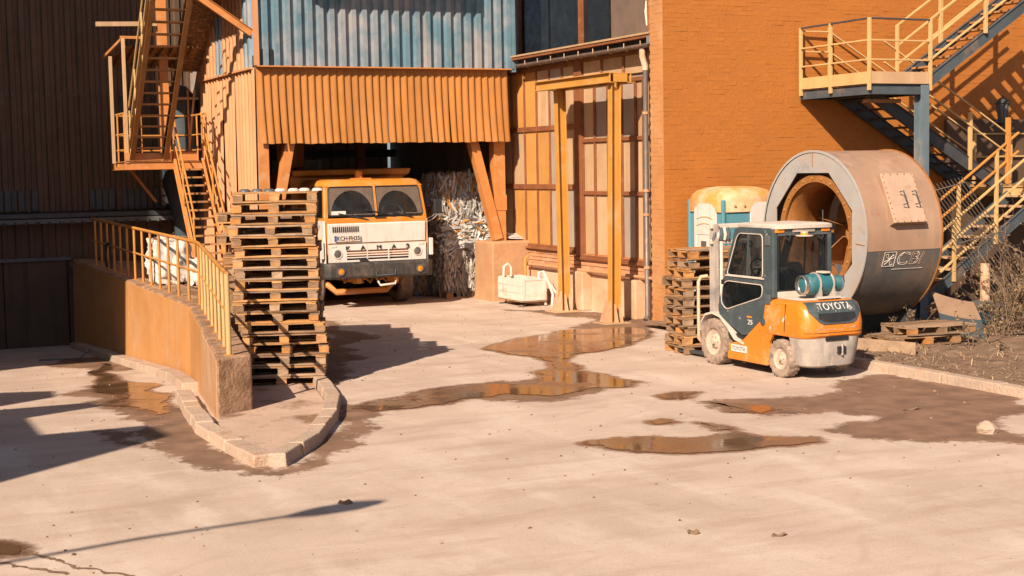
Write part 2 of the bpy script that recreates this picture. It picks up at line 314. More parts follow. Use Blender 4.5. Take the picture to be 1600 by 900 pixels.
# ------------------------------------------------------------------ ground
def fractal(poly, it=4, amp=.16, seed=1, closed=True):
    r = random.Random(seed); p = [Vector((a, b)) for a, b in poly]
    for k in range(it):
        q = []; n = len(p)
        for i in range(n if closed else n-1):
            a, b = p[i], p[(i+1) % n]; d = b-a; q += [a, (a+b)/2 + Vector((-d.y, d.x))*r.uniform(-1, 1)*amp + d*r.uniform(-.12, .12)]
        if not closed: q.append(p[-1])
        p = q
    return [(a.x, a.y) for a in p]
def wall_u(v): return 4.3+(v-17.45)*.168 if v < 23.4 else 5.3
def pit_z(u, v): return -.055*max(0, v-17)
PUD = dict(big=[(9.73, 21.90), (10.60, 22.70), (11.27, 23.06), (12.30, 23.58), (13.13, 23.65), (13.30, 22.89), (12.86, 21.98), (12.02, 21.11), (11.05, 20.54), (10.45, 20.27), (10.06, 19.72), (10.06, 19.21), (9.77, 18.75), (9.91, 18.04), (10.00, 17.40), (9.72, 17.09), (9.24, 17.19), (8.90, 17.00), (8.41, 16.86), (8.24, 17.09), (8.00, 17.36), (7.46, 17.26), (6.94, 16.98), (6.48, 16.91), (5.99, 16.94), (5.85, 17.30), (6.23, 17.65), (6.64, 17.77), (7.12, 18.10), (7.79, 18.36), (8.22, 18.24), (8.61, 17.85), (8.92, 18.08), (9.20, 18.95), (9.78, 19.55), (9.94, 20.14), (9.90, 20.72), (9.78, 21.18)], low=[(7.24, 13.77), (7.66, 13.82), (8.11, 13.64), (8.68, 13.38), (8.99, 13.47), (9.06, 13.08), (9.52, 12.80), (9.46, 12.58), (9.03, 12.58), (8.67, 12.63), (8.21, 12.66), (7.73, 12.87), (7.37, 13.31)], r1=[(9.87, 15.42), (10.06, 15.07), (10.27, 14.83), (10.33, 14.45), (9.95, 14.37), (9.68, 14.64)], left=[(4.12, 26.12), (4.72, 28.63), (5.07, 28.20), (4.36, 23.77), (4.29, 21.68), (4.07, 19.66), (3.76, 18.63), (3.64, 19.49), (3.40, 20.34), (3.61, 22.67)], s1=[(9.61, 16.18), (9.97, 16.27), (10.18, 16.14), (9.83, 15.80), (9.57, 15.84)], s2=[(8.55, 14.59), (8.75, 14.57), (8.73, 14.39), (8.51, 14.37)], s3=[(8.98, 14.24), (9.07, 13.98), (9.07, 13.65), (8.90, 13.71)], bl=[(1.09, 12.50), (1.26, 12.28), (1.34, 12.05), (1.27, 11.92), (1.04, 12.00)])
STAIN = dict(A=[(9.83, 15.44), (10.81, 15.19), (12.01, 15.46), (13.33, 16.02), (13.42, 15.11), (12.84, 12.93), (11.32, 11.39), (10.70, 11.84), (10.23, 12.29), (9.93, 13.00), (11.04, 13.50), (10.82, 14.16), (9.96, 14.25)], B=[(12.44, 23.86), (14.28, 25.71), (14.19, 24.29), (13.18, 22.35), (12.62, 22.73)], C=[(4.19, 23.67), (4.15, 20.54), (4.16, 18.98), (3.90, 17.46), (3.70, 15.90), (3.89, 13.98), (3.72, 13.94), (3.41, 14.48), (3.21, 15.59), (3.19, 16.74), (3.49, 17.52), (3.46, 19.19), (3.49, 21.81), (3.90, 24.00)], D=[(3.86, 13.86), (4.76, 15.36), (5.70, 17.51), (6.31, 17.36), (5.64, 15.85), (4.92, 14.76), (4.30, 14.03)], E=[(8.93, 27.97), (8.76, 25.36), (7.78, 23.19), (7.63, 21.83), (6.71, 19.91), (6.28, 19.45), (7.09, 22.18)], F=[(2.89, 17.47), (2.98, 16.41), (3.11, 15.99), (2.83, 16.33)], G=[(9.96, 32.36), (13.39, 31.45), (13.92, 31.91), (13.98, 36.25), (11.07, 35.93)], H=[(12.82, 27.73), (13.46, 26.94), (14.09, 26.17), (13.41, 23.20), (13.30, 24.20), (13.10, 25.93)], I=[(4.55, 30.64), (5.45, 30.67), (5.04, 26.83), (4.58, 26.45), (4.33, 27.69)], J=[(7.33, 17.72), (8.19, 18.40), (8.95, 18.35), (9.47, 18.17), (9.98, 17.27), (9.08, 16.89), (8.24, 16.53), (7.63, 17.15)], K=[(3.66, 22.87), (3.89, 19.25), (3.91, 17.86), (3.65, 18.11), (3.40, 19.74)])
def sdist(P, poly):
    """signed distance (positive inside) of points P to a polygon"""
    poly = np.array(poly); a = poly; b = np.roll(poly, -1, 0); d = np.full(len(P), 1e9); ins = np.zeros(len(P), bool)
    for i in range(len(poly)):
        e = b[i]-a[i]; w = P-a[i]; t = np.clip((w@e)/max(1e-9, e@e), 0, 1); d = np.minimum(d, np.hypot(*(w-t[:, None]*e).T))
        c = (a[i, 1] > P[:, 1]) != (b[i, 1] > P[:, 1]); xx = a[i, 0]+(P[:, 1]-a[i, 1])/(e[1] if abs(e[1]) > 1e-12 else 1e-12)*e[0]
        ins ^= c & (P[:, 0] < xx)
    return np.where(ins, d, -d)
us = np.concatenate([[-220, -90, -40, -20, -12, -8, -5, -3, -2], np.arange(-1, 19.01, .07), [21, 24, 30, 45, 90, 220]])
vv = np.concatenate([[-220, -60, -10, 0, 3, 5], np.arange(6, 37.01, .08), [39, 45, 70, 120, 260]])
U, V = np.meshgrid(us, vv); P2 = np.stack([U.ravel(), V.ravel()], 1)
Z = np.zeros(len(P2))
wu = np.where(P2[:, 1] < 23.4, 4.3+(P2[:, 1]-17.45)*.168, 5.3)
pit = np.where((P2[:, 0] < wu+.2), -.055*np.clip(P2[:, 1]-17, 0, 20), 0)
Z += pit
def field(polys, amp, seed):
    best = np.full(len(P2), -9.)
    for k, (n, p) in enumerate(polys.items()):
        q = np.array(fractal(p, 3, amp, seed+k)); lo = q.min(0)-1.2; hi = q.max(0)+1.2
        ix = np.where((P2 > lo).all(1) & (P2 < hi).all(1))[0]
        if len(ix): best[ix] = np.maximum(best[ix], sdist(P2[ix], q))
    return best
wet = field(PUD, .12, 5); mud = np.maximum(field(STAIN, .2, 40), wet-.02)
me = bpy.data.meshes.new('ground'); nu, nv = len(us), len(vv)
idx = np.arange(nu*nv).reshape(nv, nu); F = np.stack([idx[:-1, :-1], idx[:-1, 1:], idx[1:, 1:], idx[1:, :-1]], -1).reshape(-1, 4)
me.from_pydata(np.column_stack([P2, Z]).tolist(), [], F.tolist())
for n, a in (('wet', wet), ('mud', mud)):
    at = me.attributes.new(n, 'FLOAT', 'POINT'); at.data.foreach_set('value', a.astype(np.float32))
me.shade_smooth()
ground = bpy.data.objects.new('ground', me); C.objects.link(ground); tag(ground, 'pale dusty concrete yard with damp brown patches', None, None, 'structure')
def ground_material():
    m = bpy.data.materials.new('concrete_yard'); m.use_nodes = True; t = m.node_tree; N = t.nodes; L = t.links; b = N['Principled BSDF']
    tc = N.new('ShaderNodeTexCoord'); co = tc.outputs['Object']
    def noi(scale, detail=6, mp=None, rot=0, r=.6, dist=0):
        n = N.new('ShaderNodeTexNoise'); n.inputs['Scale'].default_value = scale; n.inputs['Detail'].default_value = detail; n.inputs['Roughness'].default_value = r; n.inputs['Distortion'].default_value = dist
        q = N.new('ShaderNodeMapping'); q.inputs['Scale'].default_value = mp or (1, 1, 1); q.inputs['Rotation'].default_value = (0, 0, rot); L.new(co, q.inputs[0]); L.new(q.outputs[0], n.inputs[0]); return n.outputs[0]
    def rng(s, a, bb, c=0, d=1):
        q = N.new('ShaderNodeMapRange'); q.inputs[1].default_value = a; q.inputs[2].default_value = bb; q.inputs[3].default_value = c; q.inputs[4].default_value = d; L.new(s, q.inputs[0]); return q.outputs[0]
    def mix(f, a, c, mode='MIX'):
        q = N.new('ShaderNodeMix'); q.data_type = 'RGBA'; q.blend_type = mode
        if isinstance(f, float): q.inputs[0].default_value = f
        else: L.new(f, q.inputs[0])
        for k, x in ((6, a), (7, c)):
            if isinstance(x, tuple): q.inputs[k].default_value = (*x, 1)
            else: L.new(x, q.inputs[k])
        return q.outputs[2]
    def math_(op, a, bb):
        q = N.new('ShaderNodeMath'); q.operation = op
        for k, x in ((0, a), (1, bb)):
            if isinstance(x, (int, float)): q.inputs[k].default_value = x
            else: L.new(x, q.inputs[k])
        return q.outputs[0]
    def attr(n):
        a = N.new('ShaderNodeAttribute'); a.attribute_name = n; return a.outputs['Fac']
    c = mix(rng(noi(.5), .3, .7), (.41, .31, .235), (.55, .418, .335))
    c = mix(rng(noi(1.6, 8, (1, .35, 1), .75), .48, .7, 0, .8), c, (.6, .49, .4))       # scuffed drying marks along the drive
    c = mix(rng(noi(2.2, 8, (.25, 1, 1), .2), .5, .7, 0, .6), c, (.35, .235, .17))
    c = mix(rng(noi(7, 8, None, 0, .7), .58, .74, 0, .6), c, (.31, .2, .14))
    # tyre marks: warped thin bands
    wv = N.new('ShaderNodeTexWave'); wv.inputs['Scale'].default_value = .55; wv.inputs['Distortion'].default_value = 7; wv.inputs['Detail'].default_value = 3; wv.inputs['Detail Scale'].default_value = .6
    q = N.new('ShaderNodeMapping'); q.inputs['Rotation'].default_value = (0, 0, .9); L.new(co, q.inputs[0]); L.new(q.outputs[0], wv.inputs[0])
    c = mix(math_('MULTIPLY', rng(wv.outputs[0], .93, 1), rng(noi(.8), .48, .62, 0, .35)), c, (.4, .29, .22))
    c = mix(rng(noi(3, 10, (.16, 1.2, 1), .35, .78), .55, .66, 0, .5), c, (.63, .52, .43))     # thin pale scrape lines
    c = mix(rng(noi(2.4, 10, (1.3, .15, 1), .9, .78), .58, .68, 0, .4), c, (.38, .27, .2))
    c = mix(rng(noi(1.1, 10, None, 0, .8), .6, .66, 0, .35), c, (.36, .25, .185))             # worn patches with a hard edge
    vo = N.new('ShaderNodeTexVoronoi'); vo.inputs['Scale'].default_value = 2.3; L.new(co, vo.inputs[0])
    c = mix(rng(vo.outputs['Distance'], .03, .012), c, (.14, .085, .055))                   # specks of dirt
    c = mix(rng(noi(24, 8, None, .3, .75), .5, .8, 0, .45), c, (.36, .26, .195))
    g = rng(noi(70, 4), .25, .75, .82, 1.16); qq = N.new('ShaderNodeMix'); qq.data_type = 'RGBA'; qq.blend_type = 'MULTIPLY'; qq.inputs[0].default_value = 1; L.new(c, qq.inputs[6]); L.new(g, qq.inputs[7]); c = qq.outputs[2]
    edge = math_('ADD', attr('mud'), math_('ADD', rng(noi(3.5, 9, None, 0, .72),   .2, .8, -.22, .22), rng(noi(14, 6, (1, .4, 1), .4, .7), .2, .8, -.1, .1)))
    c = mix(rng(edge, -.13, -.02, 0, .95), c, mix(rng(noi(2.5, 8), .35, .65), (.12, .062, .032), (.23, .125, .07)))
    we = math_('ADD', attr('wet'), rng(noi(9, 7, None, 0, .7), .2, .8, -.07, .07))
    wm = rng(we, -.13, -.02)
    c = mix(wm, c, (.17, .092, .053))
    L.new(c, b.inputs['Base Color'])
    L.new(rng(wm, 0, 1, .85, .2), b.inputs['Roughness'])
    bp = N.new('ShaderNodeBump'); bp.inputs['Strength'].default_value = .4; bp.inputs['Distance'].default_value = .008
    L.new(math_('ADD', noi(45, 6, None, 0, .7), math_('MULTIPLY', noi(9, 8, None, 0, .7), 1.2)), bp.inputs['Height']); L.new(bp.outputs[0], b.inputs['Normal'])
    return m
ground.data.materials.append(ground_material())
def water_material():
    m = bpy.data.materials.new('muddy_water'); m.use_nodes = True; t = m.node_tree; N = t.nodes; L = t.links; b = N['Principled BSDF']
    tc = N.new('ShaderNodeTexCoord'); n = N.new('ShaderNodeTexNoise'); n.inputs['Scale'].default_value = 1.3; n.inputs['Detail'].default_value = 7; L.new(tc.outputs['Object'], n.inputs[0])
    q = N.new('ShaderNodeMix'); q.data_type = 'RGBA'; q.inputs[6].default_value = (.125, .068, .037, 1); q.inputs[7].default_value = (.2, .11, .06, 1)
    r = N.new('ShaderNodeMapRange'); r.inputs[1].default_value = .4; r.inputs[2].default_value = .65; L.new(n.outputs[0], r.inputs[0]); L.new(r.outputs[0], q.inputs[0]); L.new(q.outputs[2], b.inputs['Base Color']); r2 = N.new('ShaderNodeMapRange'); r2.inputs[1].default_value = .46; r2.inputs[2].default_value = .66; r2.inputs[3].default_value = .04; r2.inputs[4].default_value = .42; L.new(n.outputs[0], r2.inputs[0]); L.new(r2.outputs[0], b.inputs['Roughness'])
    b.inputs['Roughness'].default_value = .05; b.inputs['Specular IOR Level'].default_value = .22
    ea = N.new('ShaderNodeAttribute'); ea.attribute_name = 'edge'; n3 = N.new('ShaderNodeTexNoise'); n3.inputs['Scale'].default_value = 6; n3.inputs['Detail'].default_value = 8; L.new(tc.outputs['Object'], n3.inputs[0])
    am = N.new('ShaderNodeMath'); am.operation = 'ADD'; L.new(ea.outputs['Fac'], am.inputs[0]); L.new(n3.outputs[0], am.inputs[1]); ar = N.new('ShaderNodeMapRange'); ar.inputs[1].default_value = .75; ar.inputs[2].default_value = 1.35; L.new(am.outputs[0], ar.inputs[0]); L.new(ar.outputs[0], b.inputs['Alpha'])
    n2 = N.new('ShaderNodeTexNoise'); n2.inputs['Scale'].default_value = 16; n2.inputs['Detail'].default_value = 3; mp = N.new('ShaderNodeMapping'); mp.inputs['Scale'].default_value = (1, .45, 1); mp.inputs['Rotation'].default_value = (0, 0, .4); L.new(tc.outputs['Object'], mp.inputs[0]); L.new(mp.outputs[0], n2.inputs[0])
    bp = N.new('ShaderNodeBump'); bp.inputs['Strength'].default_value = .1; bp.inputs['Distance'].default_value = .01; L.new(n2.outputs[0], bp.inputs['Height']); L.new(bp.outputs[0], b.inputs['Normal'])
    return m
WATER = water_material()
PLAB = dict(big='long shallow puddle winding from the yellow gantry to the kerb', low='narrow puddle across the open yard below the forklift', r1='small orange puddle between the forklift and the right kerb',
            left='dark puddle in front of the dock wall', s1='tiny wet spot left of the forklift front wheel', s2='tiny wet spot in the middle of the open yard', s3='thin wet spot above the narrow yard puddle', bl='dark wet patch at the bottom left corner of the yard')
for k, (n, p) in enumerate(PUD.items()):
    q = fractal(p, 4, .18, 5+k); bm = bmesh.new(); vs = [bm.verts.new((a, b, pit_z(a, b)+.005 if n in ('left',) else .005)) for a, b in q]
    bm.faces.new(vs); lay = bm.verts.layers.float.new('edge'); bmesh.ops.inset_region(bm, faces=bm.faces[:], thickness=.07, use_even_offset=True)
    for v in bm.verts:
        if v not in vs: v[lay] = 1
    bmesh.ops.triangulate(bm, faces=bm.faces[:])
    for f in bm.faces:
        if f.normal.z < 0: f.normal_flip()
    m_ = bpy.data.meshes.new('puddle'); bm.to_mesh(m_); bm.free(); m_.materials.append(WATER)
    o = bpy.data.objects.new('puddle', m_); C.objects.link(o); tag(o, PLAB[n], None, None, 'structure')
# cracks filled with dirt, bottom left
for pts, lab in (([(1.25, 12.15), (1.31, 12.03), (1.42, 11.75), (1.54, 11.47), (1.7, 11.2), (1.95, 10.83)], 'upper dark crack across the yard slab at bottom left'), ([(1.0, 11.85), (1.1, 11.71), (1.3, 11.42), (1.52, 11.12)], 'lower dark crack across the yard slab at bottom left')):
    line = fractal(pts, 3, .18, 3, False); mb = MB(); w = [.018*R.uniform(.3, 1.4) for _ in line]
    vs = []; 
    for i, (a, b) in enumerate(line): vs += [(a-w[i], b-w[i], .004), (a+w[i], b+w[i], .004)]
    mb.add(vs, [(2*i, 2*i+1, 2*i+3, 2*i+2) for i in range(len(line)-1)]); tag(mb.build('crack', MT['soil']), lab, None, None, 'structure')
# soil bed on the right with its kerb
def soil_h(a, b): return .1+.05*noise.noise(Vector((a*.9, b*.9, 0)))+.035*noise.noise(Vector((a*4, b*4, 3)))+.02*noise.noise(Vector((a*11, b*11, 5)))
mb = MB(); xs = [13.5+.09*i for i in range(62)]+[20, 24, 40, 120]; ys = [-40, 4]+[9+.1*i for i in range(141)]+[23.3]
vs = [(a, b, soil_h(a, b)*(1 if a > 13.55 else .9)) for b in ys for a in xs]; n = len(xs)
mb.add(vs, [(j*n+i, j*n+i+1, (j+1)*n+i+1, (j+1)*n+i) for j in range(len(ys)-1) for i in range(n-1)])
tag(mb.build('soil_bed', MT['soil'], smooth=60, recalc=False), 'bare soil bed with dry litter behind the right kerb', None, None, 'structure')
def kerb_run(name, label, pts, w, h, L, z0=None):
    k = tag(thing(name, None, None, (*pts[0], 0)), label, None, None, 'structure'); k['kind'] = 'structure'
    for (a, b) in zip(pts[:-1], pts[1:]):
        a, b = Vector((*a, 0)), Vector((*b, 0)); d = b-a; n = max(1, round(d.length/L)); e = d/n; s = Vector((-e.y, e.x, 0)).normalized()*w/2
        for i in range(n):
            p = a+e*i+e.normalized()*.004; q = a+e*(i+1)-e.normalized()*.004; j = Vector((R.uniform(-.007, .007), R.uniform(-.007, .007), 0)); hh = h+R.uniform(-.012, .006); tl = R.uniform(-.008, .008)
            za = (pit_z(p.x, p.y) if z0 else 0); zb = (pit_z(q.x, q.y) if z0 else 0); t = s*.8
            mb = MB(); c = lambda o, z: Vector((o.x, o.y, z))
            mb.hexa([c(p-s+j, za-.1), c(q-s+j, zb-.1), c(q+s+j, zb-.1), c(p+s+j, za-.1)], [c(p-t+j, za+hh+tl), c(q-t+j, zb+hh), c(q+t+j*.6, zb+hh+tl*.5), c(p+t+j*.7, za+hh)])
            mb.build('kerbstone', MT['kerb'], k, bev=.015)
    return k
kerb_run('kerb', 'long worn kerb along the soil bed at the right edge', [(13.42, 17.25), (13.42, 13.0), (13.38, 9.5)], .22, .13, 1.0)
kerb_run('kerb', 'low kerb at the foot of the orange dock wall', [(5.1, 34.5), (5.08, 23.9), (4.78, 21.4)], .3, .13, .8, True)
kerb_run('kerb', 'kerb running down past the end of the dock wall to the pointed island', [(4.5, 20.6), (4.1, 18.3), (3.85, 16.6), (3.86, 15.3), (3.9, 14.3)], .26, .12, .62, True)
kerb_run('kerb', 'curved kerb of the island on the side of the pallet stack', [(4.02, 14.22), (4.68, 15.22), (5.35, 16.6), (5.75, 17.7), (6.02, 18.83), (6.12, 19.4)], .22, .14, .5)
mb = MB(); isl = [(3.98, 14.5), (4.6, 15.3), (5.26, 16.65), (5.66, 17.75), (5.9, 18.9), (6.0, 19.6), (4.9, 19.6), (4.2, 17.3), (3.97, 16.5), (3.97, 15.3)]
mb.prism([(a, b, -.05) for a, b in isl], (0, 0, .085)); island = mb.build('kerb_island', None or mat('island_concrete', (.47, .33, .25), .85, var=.12, bump=.4, patch=[((.2, .115, .065), .5, .62, 1.3)])); tag(island, 'raised concrete wedge between the kerbs below the pallet stack', None, None, 'structure')
# litter: twigs, leaves and grit on yard and soil
mb = MB()
def blade(mb, p, l, w, a, tilt, col):
    d = Vector((math.cos(a)*math.cos(tilt), math.sin(a)*math.cos(tilt), math.sin(tilt))); s = Vector((-math.sin(a), math.cos(a), 0))*w; p = Vector(p)
    m_ = p+d*l*.5+Vector((0, 0, l*.08)); e = p+d*l+Vector((0, 0, -l*.05*R.random()))
    mb.add([p-s, p+s, m_+s*.8, m_-s*.8, e], [(0, 1, 2, 3), (3, 2, 4)], col)
for i in range(5200):
    a = 13.5+abs(R.gauss(0, 2.6)); b = R.uniform(11, 20.5)
    dry = R.choice([(.34, .24, .14), (.26, .17, .09), (.42, .32, .2), (.15, .1, .06), (.2, .16, .07)])
    blade(mb, (a, b, soil_h(a, b)-.005), R.uniform(.03, .16), R.uniform(.003, .01), R.uniform(0, 6.3), R.choice([.05, .1, .3, .7])*R.random()*1.5, dry)
tag(mb.build('dry_grass', MT['leaf'], recalc=False), 'dry grass and leaf litter on the soil bed', None, None, 'stuff')
mb = MB()
for i in range(700):
    if i < 90: a, b = R.uniform(13.2, 14.2), R.uniform(23.4, 29.5)
    elif i < 150: a, b = R.uniform(3.6, 4.6), R.uniform(14.5, 22)
    else: a, b = R.uniform(1, 13), R.uniform(10, 28)
    z = pit_z(a, b) if a < wall_u(b) else 0; r = R.uniform(.006, .022); q = R.choice([(.15, .09, .05), (.3, .2, .13), (.1, .06, .04), (.12, .075, .05), (.2, .13, .09)])
    pts = [Vector((a+r*R.uniform(.6, 1.6)*math.cos(k*1.57+.4), b+r*R.uniform(.6, 1.6)*math.sin(k*1.57+.4), z)) for k in range(4)]
    t = Vector((a, b, z+r*.8)); mb.add(pts+[t], [(0, 1, 4), (1, 2, 4), (2, 3, 4), (3, 0, 4)], q)
tag(mb.build('grit', MT['leaf'], recalc=False), 'scattered grit and crumbs of dirt on the yard', None, None, 'stuff')
for (a, b, l, w, lab) in ((4.09, 12.31, .14, .05, 'small dark leaf lying by the tip of the lamp shadow'), (6.75, 9.5, .16, .03, 'thin dark twig on the open yard at bottom right'), (6.2, 9.9, .1, .05, 'small dark scrap at the bottom right of the yard'), (11.6, 13.65, .3, .03, 'dry stick on the damp patch near the right kerb'), (11.3, 12.1, .2, .12, 'pale broken stone lying on the damp patch at far right')):
    mb = MB(); n = 6; pts = [(a+l*(i/n-.5), b+w*math.sin(i*1.3)*.5, .012+.012*math.sin(i*2)) for i in range(n+1)]
    if 'stone' in lab:
        rg = [[(a+k*l*.5*math.cos(t), b+k*w*math.sin(t), z) for t in [j*.9+z*3 for j in range(7)]] for k, z in ((1, 0), (1.1, .05), (.7, .1), (.2, .13))]; mb.loft(rg); o = mb.build('stone', MT['kerb'])
    else: mb.tube(pts, [w*.5*math.sin(math.pi*(i+.5)/(n+1)) for i in range(n+1)], 5); o = mb.build('leaf' if 'leaf' in lab else ('scrap' if 'scrap' in lab else 'stick'), MT['twig'])
    tag(o, lab, o.name.split('.')[0])
# ------------------------------------------------------------------ corrugated sheets
PROF = dict(wave=[(0, 0), (.12, .08), (.28, .3), (.45, .62), (.6, .88), (.72, 1), (.82, .92), (.9, .6), (.96, .2), (1, 0)], trap=[(0, 0), (.34, 0), (.46, 1), (.88, 1), (1, 0)], saw=[(0, 0), (.25, .25), (.6, .75), (.85, 1), (.93, .7), (1, 0)], box=[(0, 0), (.55, 0), (.6, 1), (.95, 1), (1, 0)])
def corr(p0, p1, z0, z1, per, dep, prof, outn, nz=1, warp=None):
    p0, p1 = Vector((*p0, 0)), Vector((*p1, 0)); d = p1-p0; L = d.length; n = max(1, round(L/per)); e = d.normalized(); o = Vector((*outn, 0)); row = []
    for k in range(n):
        for (t, h) in PROF[prof][:-1]: row.append(((k+t)*L/n, h*dep))
    row.append((L, PROF[prof][-1][1]*dep)); mb = MB(); vs = []
    for j in range(nz+1):
        z = z0+(z1-z0)*j/nz
        for (s, h) in row:
            p = p0+e*s+o*h; q = Vector((p.x, p.y, z))
            if warp: q += warp(s, j/nz)
            vs.append(q)
    m = len(row); mb.add(vs, [(j*m+i, j*m+i+1, (j+1)*m+i+1, (j+1)*m+i) for j in range(nz) for i in range(m-1)]); return mb
def sheets(name, parent, m, p0, p1, z0, z1, per, dep, prof, outn, count, lap=.0, nz=1, warp=None, jit=0, smooth=None):
    p0, p1 = Vector(p0), Vector(p1)
    for i in range(count):
        a = p0+(p1-p0)*(i/count); b = p0+(p1-p0)*((i+1)/count); k = R.uniform(-jit, jit); w = None
        if warp: w = (lambda s, t, i=i, L=(b-a).length: warp(i, s/L, t))
        o = Vector(outn)*(.004*(i % 2))
        corr(a+o, b+o, z0+k, z1, per, dep, prof, outn, nz, w).build(name, m[i % len(m)] if isinstance(m, list) else m, parent, recalc=False, smooth=smooth)
# ------------------------------------------------------------------ loading shed (blue top, orange skirt)
shed = thing('loading_shed', 'loading shed with faded blue upper cladding over an orange ribbed skirt', 'shed', (8.2, 29.8, 0))
sheets('cladding_sheet', shed, MT['blue'], (8.25, 29.72), (13.98, 29.72), 5.12, 9.2, .236, .085, 'trap', (0, -1), 8)
MB().box(8.25, 14.0, 29.73, 30.0, 5.14, 9.1).build('wall', MT['interior'], shed)
def fl(i, s, t): # the skirt bows and flares towards its lower edge
    k = (1-t); return Vector((.03*k*k+.012*math.sin(i*1.7+s*3)*k, -.05*k*k-.025*k*k*math.sin(i*2.3+s*4), .006*k*math.sin(i*2.1)+.006*k*math.sin(s*9+i)))
sheets('skirt_sheet', shed, MT['skirt'], (8.22, 29.8), (13.92, 29.8), 3.53, 5.11, .165, .038, 'wave', (0, -1), 12, nz=8, warp=fl, jit=.006, smooth=75)
MB().box(8.2, 14.02, 29.62, 29.8, 5.1, 5.125).build('flashing', MT['beam_or'], shed)
MB().box(8.17, 8.26, 29.62, 29.75, 5.127, 9.2).build('corner_strip', MT['side'], shed); MB().box(13.96, 14.05, 29.62, 29.8, 5.05, 9.2).build('corner_strip', MT['blue'], shed)
MB().box(8.32, 8.56, 29.66, 29.71, 5.13, 5.46).build('opening', MT['black'], shed)
def fs(i, s, t): return Vector((-.04*(1-t)*math.sin(i*2.7)-.02*(1-t), 0, .03*math.sin(i*3.1)*(1-t)))
sheets('side_sheet', shed, MT['side'], (8.2, 34.6), (8.2, 29.82), .8, 5.08, .27, .05, 'saw', (-1, 0), 9, nz=3, warp=fs, jit=.03)
sheets('side_sheet', shed, [MT['side'], MT['side'], MT['side'], MT['blue']], (8.17, 34.6), (8.17, 29.82), 5.1, 9.2, .24, .06, 'trap', (-1, 0), 8)
MB().box(8.1, 8.2, 29.83, 34.6, 5.06, 5.1).build('flashing', MT['side'], shed)
MB().box(8.22, 8.4, 29.86, 38.5, 0, 5.2).build('wall', MT['interior'], shed)
sheets('back_sheet', shed, MT['interior'], (8.45, 38.3), (14.2, 38.3), 0, 5.2, .45, .08, 'box', (0, -1), 6)
MB().box(8.22, 15.1, 29.82, 38.5, 5.2, 5.35).build('ceiling', MT['interior'], shed)
sheets('light_panel', shed, MT['shed_light'], (8.5, 37.9), (12.2, 37.9), 2.75, 3.25, .3, .06, 'trap', (0, -1), 4)
MB().box(8.41, 14.2, 37.6, 37.8, 3.3, 3.5).build('beam', MT['dark_metal'], shed)
for x, y in ((10.55, 34.6), (12.6, 36)): MB().ibeam((x, y, 0), (x, y, 5.2), .2, .2, .02, (0, 1, 0)).build('column', MT['frame_br'], shed)
for v in (32.5, 35.4): MB().ibeam((8.4, v, 4.9), (14.3, v, 4.9), .2, .3, .02).build('beam', MT['frame_br'], shed)
MB().box(8.24, 8.46, 29.84, 30.06, 0, 5.1).build('post', MT['beam_or'], shed, bev=.006)
MB().beam((8.62, 30.0, 2.0), (8.98, 30.0, 3.75), .2, .22, (0, 1, 0)).build('brace', MT['beam_or'], shed, bev=.005)
p = MB().box(13.65, 13.92, 30.0, 30.26, 1.31, 5.1).build('post', MT['beam_or'], shed, bev=.006)
MB().box(13.63, 13.94, 29.985, 30.0, 2.0, 2.35).build('splice_plate', MT['beam_or'], p, bev=.003)
MB().beam((13.72, 30.05, 1.36), (13.1, 30.05, 3.75), .2, .2, (0, 1, 0)).build('brace', MT['beam_or'], shed, bev=.005)
MB().beam((13.8, 30.32, 1.36), (13.42, 30.9, 3.75), .16, .18, (0, 1, 0)).build('brace', MT['beam_or'], shed, bev=.005)
mb = MB(); mb.loft([[(13.4-k, 29.63-k, z), (14.72+k, 29.63-k, z), (14.72+k, 30.63, z), (13.4-k, 30.63, z)] for k, z in ((.05, -.05), (.02, .1), (0, .4), (0, 1.28), (-.03, 1.32))])
tag(mb.build('concrete_pier', MT['concrete_or'], bev=.03), 'orange dusted concrete block carrying the shed post', 'pier')
MB().box(8.6, 12.25, 28.75, 29.7, 7.22, 8.2).build('shade_overhang', MT['dark_metal'], shed)  # unseen box added above the view to shade the top of the cladding
# orange tarp hanging in the dim interior
mb = MB(); vs = [(9.6+.06*i, 33.2+.04*math.sin(i*1.9), z) for z in (3.05, 3.5, 4.8) for i in range(12)]
mb.add(vs, [(j*12+i, j*12+i+1, (j+1)*12+i+1, (j+1)*12+i) for j in range(2) for i in range(11)]); tag(mb.build('tarpaulin', MT['skirt'], smooth=60), 'orange tarpaulin hanging in the dark shed above the truck', 'tarpaulin')
# ------------------------------------------------------------------ workshop wall with panels (middle)
ws = thing('workshop', 'workshop wall of tan and ochre panels in brown frames over a brick base', 'building', (14.3, 27, 0))
MB().box(14.36, 14.7, 23.57, 38.5, 0, 5.25).build('wall', MT['interior'], ws)
MB().box(14.22, 14.36, 23.57, 38.5, -.02, .74).build('plinth', MT['render'], ws, bev=.02)
MB().box(14.3, 14.36, 23.57, 38.5, .74, 1.15).build('brick_backing', MT['mortar'], ws)
MB().box(14.2, 14.36, 27.3, 38.5, 1.15, 1.2).build('sill', MT['frame_br'], ws, bev=.01); MB().box(14.22, 14.36, 23.57, 27.3, 1.02, 1.08).build('sill', MT['frame_br'], ws, bev=.01)
bmesh_b = None
def brick_mesh(l, d, h, k):
    mb = MB(); r = random.Random(k); mb.box(-l/2, l/2, -d/2, d/2, 0, h); me = bpy.data.meshes.new('brick')
    me.from_pydata([p+Vector((r.uniform(-.003, .003), r.uniform(-.003, .003), r.uniform(-.003, .003))) for p in mb.v], [], mb.f); return me
BR = [brick_mesh(.257, .03, .0765, k) for k in range(4)]; [b.materials.append(MT['brick_single']) for b in BR]
BP = [brick_mesh(.245, .05, .066, k+9) for k in range(4)]; [b.materials.append(MT['brick_pale']) for b in BP]
